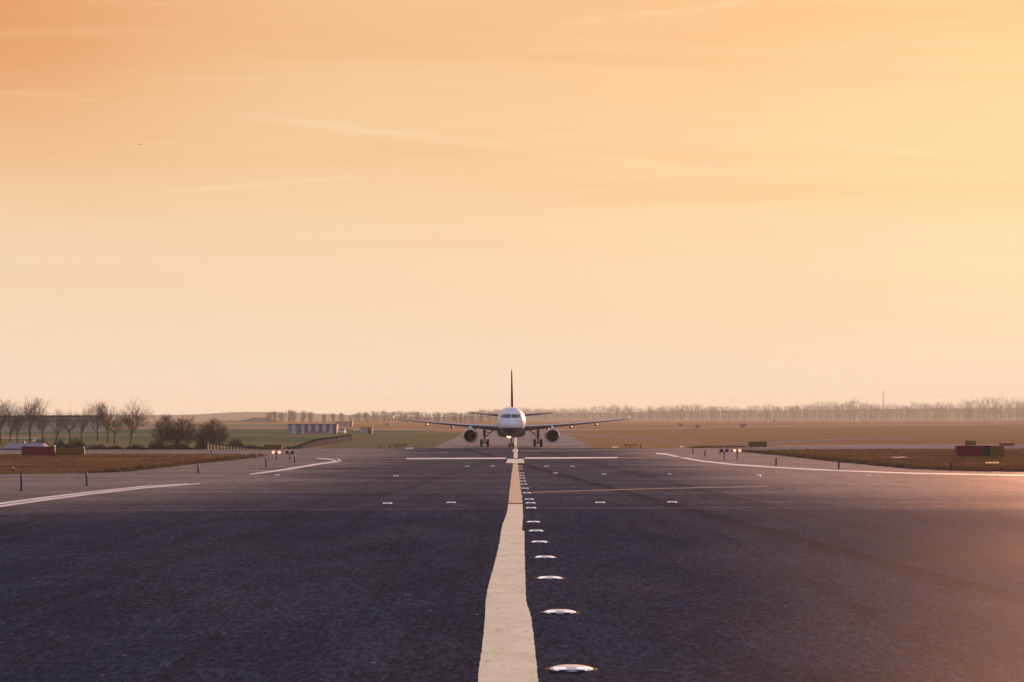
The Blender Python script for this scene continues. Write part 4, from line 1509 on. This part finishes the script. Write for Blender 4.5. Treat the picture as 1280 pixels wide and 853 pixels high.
class Tree:
    def __init__(self, seed):
        self.r = random.Random(seed)
        self.tv, self.tf, self.cv, self.cf = [], [], [], []

    def tube(self, pts, radii, segs, crown):
        V, Fc = (self.cv, self.cf) if crown else (self.tv, self.tf)
        base = len(V)
        n = len(pts)
        for i, p in enumerate(pts):
            d = pts[min(i + 1, n - 1)] - pts[max(i - 1, 0)]
            u, v_ = frame_of(d)
            for k in range(segs):
                a = 2 * math.pi * k / segs
                q = p + (u * math.cos(a) + v_ * math.sin(a)) * radii[i]
                V.append((q.x, q.y, q.z))
        for i in range(n - 1):
            for k in range(segs):
                k2 = (k + 1) % segs
                Fc.append((base + i * segs + k, base + i * segs + k2, base + (i + 1) * segs + k2, base + (i + 1) * segs + k))

    def twig(self, p, d, ln, rad):
        u, v_ = frame_of(d)
        a = self.r.uniform(0, math.pi)
        s_ = (u * math.cos(a) + v_ * math.sin(a)) * rad
        b0 = len(self.cv)
        bend = u * self.r.uniform(-0.2, 0.2) * ln
        q = p + d * ln * 0.55 + bend * 0.5
        e = p + d * ln + bend
        for w_ in (p - s_, p + s_, q + s_ * 0.7, q - s_ * 0.7, e):
            self.cv.append((w_.x, w_.y, w_.z))
        self.cf += [(b0, b0 + 1, b0 + 2, b0 + 3), (b0 + 3, b0 + 2, b0 + 4)]

    def grow(self, p, d, ln, rad, lev, maxlev, spread, up, kids):
        r = self.r
        n = 4 if lev < 2 else 3
        pts, rads = [p], [rad]
        q, dd = p, d.copy()
        for i in range(n):
            dd = (dd + Vector((r.gauss(0, 0.10), r.gauss(0, 0.10), up * 0.13))).normalized()
            q = q + dd * ln / n
            pts.append(q)
            rads.append(rad * (1 - 0.62 * (i + 1) / n))
        self.tube(pts, rads, (7, 5, 4, 3, 3)[min(lev, 4)], lev > 0)
        if lev >= maxlev:
            for k in range(kids[-1]):
                t = r.uniform(0.15, 1.0)
                i = min(n - 1, int(t * n))
                bp = pts[i].lerp(pts[i + 1], t * n - i)
                td = (dd + Vector((r.gauss(0, 0.5), r.gauss(0, 0.5), r.gauss(0.15, 0.35)))).normalized()
                self.twig(bp, td, ln * r.uniform(0.35, 0.8), max(self.tw, rad * 0.3))
            return
        nk = kids[lev]
        for k in range(nk):
            t = 1.0 if k == 0 else r.uniform(0.30 if lev else self.clear, 0.98)
            i = min(n - 1, int(t * n))
            bp = pts[i].lerp(pts[i + 1], min(1, t * n - i))
            ang = k * 2.4 + r.uniform(-0.5, 0.5)
            u, v_ = frame_of(dd)
            side = u * math.cos(ang) + v_ * math.sin(ang)
            sp = (0.15 if k == 0 else spread * r.uniform(0.7, 1.2))
            nd = (dd * math.cos(sp) + side * math.sin(sp)).normalized()
            self.grow(bp, nd, ln * r.uniform(0.58, 0.86), rads[i] * 0.58, lev + 1, maxlev, spread, up, kids)


def make_tree_mesh(seed, height, spread=0.6, up=1.0, maxlev=3, kids=(8, 6, 5, 6), clear=0.35, tw=0.014, stems=1, trunk_frac=0.46):
    T = Tree(seed)
    T.clear = clear
    T.tw = tw
    for s_ in range(stems):
        off = Vector((T.r.uniform(-0.95, 0.95), T.r.gauss(0, 0.4), 0)) if stems > 1 else Vector((0, 0, 0))
        lean = 0.03 if stems == 1 else 0.2
        d = Vector((T.r.gauss(0, lean), T.r.gauss(0, lean), 1)).normalized()
        T.grow(off, d, height * trunk_frac, height * (0.028 if stems == 1 else 0.017), 0, maxlev, spread, up, kids)
    zmax = max(v_[2] for v_ in T.cv)
    k = height / zmax
    T.cv = [(a * k, b_ * k, c * k) for a, b_, c in T.cv]
    T.tv = [(a * k, b_ * k, c * k) for a, b_, c in T.tv]
    return T


def tree(name, label, T, loc, rz, group, sx=1.0, sz=1.0):
    t = thing(name, label, 'tree', loc, rz, group)
    t.scale = (sx, sx, sz)
    raw_obj('trunk', T.tv, T.tf, M_bark, t, True)
    raw_obj('crown', T.cv, T.cf, M_twig, t, False)
    return t


protos = [make_tree_mesh(11, 7.0, 0.62, 1.0, clear=0.45), make_tree_mesh(23, 7.0, 0.78, 0.8, clear=0.4), make_tree_mesh(35, 7.0, 0.50, 1.2, clear=0.4, kids=(7, 5, 4, 5)), make_tree_mesh(47, 7.0, 0.85, 1.0, clear=0.45, kids=(12, 6, 5, 6))]
TD = 330.0
left_trees = [
    (0, 498, 0, 'bare tree cut by the left frame edge'),
    (12, 506, 2, 'thin bare tree right beside the one at the frame edge'),
    (22, 504, 1, 'bare tree just left of the tallest tree of the left row'),
    (37, 496, 0, 'tallest bare tree of the left row, behind the red sign'),
    (54, 508, 1, 'bare tree with a wide low crown right of the tallest'),
    (70, 510, 2, 'slender bare tree above the amber sign, left of a bushier one'),
    (88, 508, 1, 'bushy bare tree above the right end of the amber sign'),
    (101, 511, 2, 'low slender bare tree in the middle gap of the left row'),
    (122, 501.5, 0, 'bare tree with a slender trunk left of the forked pair'),
    (135, 501, 2, 'upright narrow bare tree left of the big fan shaped one'),
    (143, 510, 1, 'low bare tree squeezed against the big fan shaped one'),
    (163, 498, 3, 'big fan shaped bare tree at the right end of the left row'),
]
base_done = {}
for i, (px, top, kind, lb) in enumerate(left_trees):
    d = TD + random.uniform(-25, 25)
    hgt = zat(top, d)
    if kind not in base_done:
        o = tree('bare_tree', lb, protos[kind], (xat(px, d), d, 0), random.uniform(0, 6), 'bare trees in the left row')
        base_done[kind] = o
    else:
        o = copy_tree(base_done[kind])
        o['label'] = lb
        o.location = (xat(px, d), d, 0)
        o.rotation_euler = (0, 0, random.uniform(0, 6))
    s_ = hgt / 7.0 * 1.07
    o.scale = (s_ * 1.02, s_ * 1.02, s_)



def make_clump(seed, W, H, nst=16):
    T = Tree(seed)
    r = T.r
    T.tw = 0.012
    for k in range(nst):
        u = max(-1, min(1, -1 + 2 * (k + 0.5) / nst + r.gauss(0, 0.08)))
        dep = r.uniform(-0.6, 0.6)
        hgt = H * (1.0 - 0.5 * abs(u) ** 1.6) * r.uniform(0.78, 0.95)
        b0 = Vector((u * W * 0.22, dep * W * 0.2, 0))
        e = Vector((u * W * 0.5, dep * W * 0.45, hgt))
        n = 7
        pts, rads = [], []
        for i in range(n + 1):
            t = i / n
            q = b0.lerp(e, t)
            q.x -= u * W * 0.10 * math.sin(math.pi * t) * 0.8
            q += Vector((r.gauss(0, 0.035), r.gauss(0, 0.035), 0)) * (1 if 0 < i else 0)
            pts.append(q)
            rads.append(0.045 * (1 - 0.8 * t) * r.uniform(0.8, 1.1) + 0.008)
        T.tube(pts, rads, 5, False)
        for m in range(32):
            t = r.uniform(0.18, 1.0)
            i = min(n - 1, int(t * n))
            bp = pts[i].lerp(pts[i + 1], t * n - i)
            d = Vector((r.gauss(u * 0.45, 0.75), r.gauss(0, 0.6), r.uniform(0.25, 0.95))).normalized()
            ln = H * r.uniform(0.14, 0.32) * (1.1 - 0.4 * t)
            mid = bp + d * ln * 0.5 + Vector((0, 0, ln * 0.06))
            end = mid + (d + Vector((r.gauss(0, 0.3), r.gauss(0, 0.3), 0.25))).normalized() * ln * 0.5
            T.tube([bp, mid, end], [0.020, 0.013, 0.006], 3, True)
            for z in range(7):
                tt = r.uniform(0.2, 1.0)
                q = bp.lerp(mid, tt * 2) if tt < 0.5 else mid.lerp(end, tt * 2 - 1)
                td = (d + Vector((r.gauss(0, 0.7), r.gauss(0, 0.7), r.gauss(0.2, 0.4)))).normalized()
                T.twig(q, td, ln * r.uniform(0.25, 0.6), 0.010)
    return T


multi = make_clump(61, 4.4, 5.0, 20)
multi2 = make_clump(75, 3.6, 4.4, 17)
for (px, top, by, T, lb) in ((209, 517.5, 559.5, multi, 'left half of the dark many stemmed tree clump'), (229, 518.5, 559.2, multi2, 'right half of the dark many stemmed tree clump'),
                             (255, 527, 560.2, multi2, 'smaller many stemmed tree just left of the low fence'), (269, 522.5, 560.6, multi, 'many stemmed tree standing right behind the low fence end')):
    d = dist(by)
    if T.__dict__.get('done'):
        o = copy_tree(T.done)
        o['label'] = lb
        o.location = (xat(px, d), d, 0)
    else:
        o = tree('many_stemmed_tree', lb, T, (xat(px, d), d, 0), 1.0, 'many stemmed trees left of the low fence')
        T.done = o
    h0 = 5.0 if T is multi else 4.4
    s_ = zat(top, d) / h0
    o.scale = (s_, s_, s_)
    o.rotation_euler = (0, 0, (px % 7 - 3) * 0.15)

M_bush = bark('bush_leaves', (0.040, 0.036, 0.028))


def bush_mesh(seed, n=2300):
    r = random.Random(seed)
    vs, fs = [], []
    for k in range(n):
        a = r.uniform(0, 2 * math.pi)
        rr_ = math.sqrt(r.random())
        hgt = (1 - rr_ ** 2) ** 0.7 * (0.62 + 0.22 * math.sin(a * 3 + seed) + 0.16 * math.sin(rr_ * 9 + a * 5)) * r.random() ** 0.6
        p = Vector((rr_ * math.cos(a), rr_ * math.sin(a), hgt))
        d = Vector((p.x * 0.6 + r.gauss(0, 0.4), p.y * 0.6 + r.gauss(0, 0.4), r.uniform(0.1, 1))).normalized()
        u, v_ = frame_of(d)
        ln, wd = r.uniform(0.10, 0.42) * r.uniform(0.6, 1.0), r.uniform(0.006, 0.018)
        i0 = len(vs)
        for q in (p - u * wd, p + u * wd, p + d * ln):
            vs.append(tuple(q))
        fs.append((i0, i0 + 1, i0 + 2))
    # stems
    for k in range(24):
        a = r.uniform(0, 2 * math.pi)
        q = Vector((math.cos(a) * r.uniform(0.1, 0.7), math.sin(a) * r.uniform(0.1, 0.7), r.uniform(0.3, 0.8)))
        u = Vector((0.012, 0, 0))
        i0 = len(vs)
        for z in (Vector((0, 0, 0)) - u, Vector((0, 0, 0)) + u, q):
            vs.append(tuple(z))
        fs.append((i0, i0 + 1, i0 + 2))
    me = bpy.data.meshes.new('bush')
    me.from_pydata(vs, [], fs)
    me.materials.append(M_bush)
    return me


bushes = [bush_mesh(s_) for s_ in (3, 8, 13)]
bl = [(48, 543.5, 561.5, 9, 'dark bush right behind the left red sign'), (70, 546.5, 561.2, 9, 'dark bush above the gap between red and amber signs'), (91, 546, 561, 13, 'wide dark bush behind the amber sign'),
      (118, 554, 562, 14, 'low dark bush right of the amber sign'), (140, 556, 562, 10, 'lowest bush below the forked bare trees'), (166, 554, 561.6, 12, 'low bush at the foot of the big fan shaped tree'),
      (192, 549, 561.6, 11, 'dark bush left of the many stemmed clump'), (218, 552, 561.2, 16, 'bush at the feet of the many stemmed clump'), (250, 549, 561.4, 10, 'bush between the many stemmed trees and the fence end'),
      (292, 546.5, 560.5, 11, 'round dark bush standing above the middle of the fence'), (310, 555, 561.0, 12, 'flat dark bush at the low end of the fence'), (325, 558.5, 561.3, 12, 'flattest bush touching the left olive sign'),
      (360, 557.6, 561.6, 9, 'flat dark bush between the olive sign and the grey wall')]
for i, (px, top, by, hw, lb) in enumerate(bl):
    d = dist(by)
    o = link(bpy.data.objects.new('bush', bushes[i % 3]))
    o.location = (xat(px, d), d + 2, 0.0)
    sx_ = hw * d / F
    o.scale = (sx_, sx_, zat(top, d) / 0.95)
    o.rotation_euler = (0, 0, i * 1.3)
    tag(o, lb, 'bush', 'dark bushes behind the left taxiway')

# ------------------------------------------------------------------ far woods
M_wood = bark('far_wood', (0.16, 0.12, 0.10))


def far_tree(vs, fs, x, y, h, r, n=60, spread=0.30, tw=0.10):
    def tri(a, b_, c):
        i0 = len(vs)
        vs.extend((a, b_, c))
        fs.append((i0, i0 + 1, i0 + 2))
    tr = h * 0.010 + 0.07
    for ang in (0.3, 1.9):
        cx, cy = math.cos(ang) * tr, math.sin(ang) * tr
        tri((x - cx, y - cy, 0), (x + cx, y + cy, 0), (x, y, h * 0.9))
    for k in range(n):
        z = h * (0.02 + 0.80 * r.random() ** 0.8)
        a = r.uniform(0, 2 * math.pi)
        ln = h * r.uniform(0.12, 0.34)
        o_ = h * spread * (1.0 - abs(z / h - 0.5) * 0.8) * r.random()
        px, py = x + math.cos(a) * o_, y + math.sin(a) * o_
        ex, ey = px + math.cos(a) * ln * 0.28, py + math.sin(a) * ln * 0.28
        tri((px - tw, py, z), (px + tw, py, z), (ex, ey, min(h, z + ln)))


def wood(name, label, rows, seed, dens, n=60):
    r = random.Random(seed)
    vs, fs = [], []
    for (x0, x1, y, hfun, hv) in rows:
        x = x0
        while x < x1:
            x += dens * r.uniform(0.5, 1.5)
            yy = y + r.uniform(-14, 14)
            px = 640 + x * F / yy
            h = hfun(px) * r.uniform(1 - hv, 1 + hv * 0.6) * (1.0 + 0.09 * math.sin(x * 0.023 + seed) + 0.07 * math.sin(x * 0.061 + 1.3 * seed))
            if h > 1:
                far_tree(vs, fs, x, yy, h, r, n)
    o = raw_obj(name, vs, fs, M_wood)
    return tag(o, label, 'wood', kind='stuff')


def interp(tbl):
    def f(px):
        if px <= tbl[0][0]:
            return tbl[0][1]
        for (a, va), (b_, vb) in zip(tbl, tbl[1:]):
            if px <= b_:
                return va + (vb - va) * (px - a) / (b_ - a)
        return tbl[-1][1]
    return f


def top_to_h(tbl, d):
    return interp([(px, zat(ty, d)) for px, ty in tbl])


RT = [(640, 509), (700, 510), (760, 509), (800, 507.5), (860, 505.5), (900, 503.5), (940, 508), (985, 506), (1020, 502.5), (1100, 501.5), (1180, 500.5), (1280, 499.5), (1500, 500)]
d1, d2, d3 = 2500.0, 2600.0, 2720.0
wood('forest', 'hazy bare wood along the horizon behind and right of the airliner',
     [(xat(625, d1), xat(1420, d1), d1, top_to_h([(a, t + 3) for a, t in RT], d1), 0.22), (xat(625, d2), xat(1420, d2), d2, top_to_h(RT, d2), 0.22), (xat(625, d3), xat(1420, d3), d3, top_to_h(RT, d3), 0.2)], 5, 5.2, 70)
LT = [(436, 519), (450, 514), (470, 513.5), (490, 513.5), (520, 513), (560, 512), (590, 511), (640, 511)]
e1, e2 = 1560.0, 1640.0
wood('forest', 'hazy bare wood behind the left wing of the airliner',
     [(xat(430, e1), xat(640, e1), e1, top_to_h(LT, e1), 0.16), (xat(436, e2), xat(640, e2), e2, top_to_h(LT, e2), 0.2)], 6, 3.2, 70)
# single far trees above the banded building
rf = random.Random(9)
ft = [(336, 514.5, 'leftmost faint bare tree above the banded building'), (343, 513, 'second faint bare tree from the left above the banded building'), (352, 515, 'faint bare tree left of the gap above the banded building'), (362, 511.5, 'tallest faint bare tree above the left end of the banded building'),
      (367, 512.5, 'faint bare tree leaning against the tallest above the banded building'), (379, 512.5, 'first faint bare tree right of the gap above the banded building'), (388, 514, 'faint bare tree above the middle of the banded building'), (405, 518, 'low faint tree above the right third of the banded building'),
      (416, 516.5, 'faint tree above the right end of the banded building'), (427, 515.5, 'faint tree above the pale shed roof')]
for px, top, lb in ft:
    d = 1500.0 + rf.uniform(-40, 40)
    vs, fs = [], []
    far_tree(vs, fs, 0, 0, zat(top, d), rf, 130, 0.30, 0.13)
    o = raw_obj('far_bare_tree', vs, fs, M_wood)
    o.location = (xat(px, d), d, 0)
    tag(o, lb, 'tree', 'faint bare trees above the banded building')

# ------------------------------------------------------------------ hills
M_hill = grass_mat('hill_land', (0.09, 0.075, 0.05), (0.12, 0.095, 0.06), (0.07, 0.06, 0.04))


def ridge(name, d, depth, prof, seed):
    r = random.Random(seed)
    bm = bmesh.new()
    prev = None
    dense = []
    f = interp(prof)
    px = prof[0][0]
    while px <= prof[-1][0]:
        dense.append((px, f(px) + r.uniform(-0.25, 0.25)))
        px += 5
    for px, ty in dense:
        h = max(0.5, zat(ty, d))
        x = xat(px, d)
        ring = [bm.verts.new((x, d - depth, -0.5)), bm.verts.new((x, d - depth * 0.45, h * 0.55)), bm.verts.new((x, d, h)), bm.verts.new((x, d + depth, -0.5))]
        if prev:
            for i in range(3):
                bm.faces.new((prev[i], ring[i], ring[i + 1], prev[i + 1]))
        prev = ring
    o = mesh_obj(name, bm, M_hill, None, True)
    o['kind'] = 'structure'
    return o


ridge('hills', 4200, 500, [(-250, 523), (-100, 520), (60, 519), (150, 518.5), (190, 519), (250, 518), (290, 515.5), (330, 515), (380, 516.5), (440, 519), (560, 522)], 1)
ridge('hills', 1700, 30, [(276, 527.5), (284, 525.5), (296, 526), (306, 524.8), (312, 523.5), (316, 521.8), (332, 522.0), (345, 525), (352, 527.5)], 2)
ridge('hills', 5200, 500, [(500, 523), (700, 517), (900, 513.5), (1150, 511), (1450, 509)], 3)

# ------------------------------------------------------------------ haze
M_haze = bpy.data.materials.new('haze_air')
M_haze.use_nodes = True
nd = M_haze.node_tree.nodes
for n_ in list(nd):
    if n_.type == 'BSDF_PRINCIPLED':
        nd.remove(n_)
out = [n_ for n_ in nd if n_.type == 'OUTPUT_MATERIAL'][0]
pv = nd.new('ShaderNodeVolumePrincipled')
pv.inputs['Color'].default_value = (0.90, 1.0, 0.93, 1)
pv.inputs['Density'].default_value = 0.00014
pv.inputs['Anisotropy'].default_value = 0.08
M_haze.node_tree.links.new(pv.outputs[0], out.inputs['Volume'])
bm = bmesh.new()
add_box(bm, -5600, 5600, -200, 6500, -1.5, 60)
hz = mesh_obj('haze', bm, M_haze)
hz['kind'] = 'stuff'
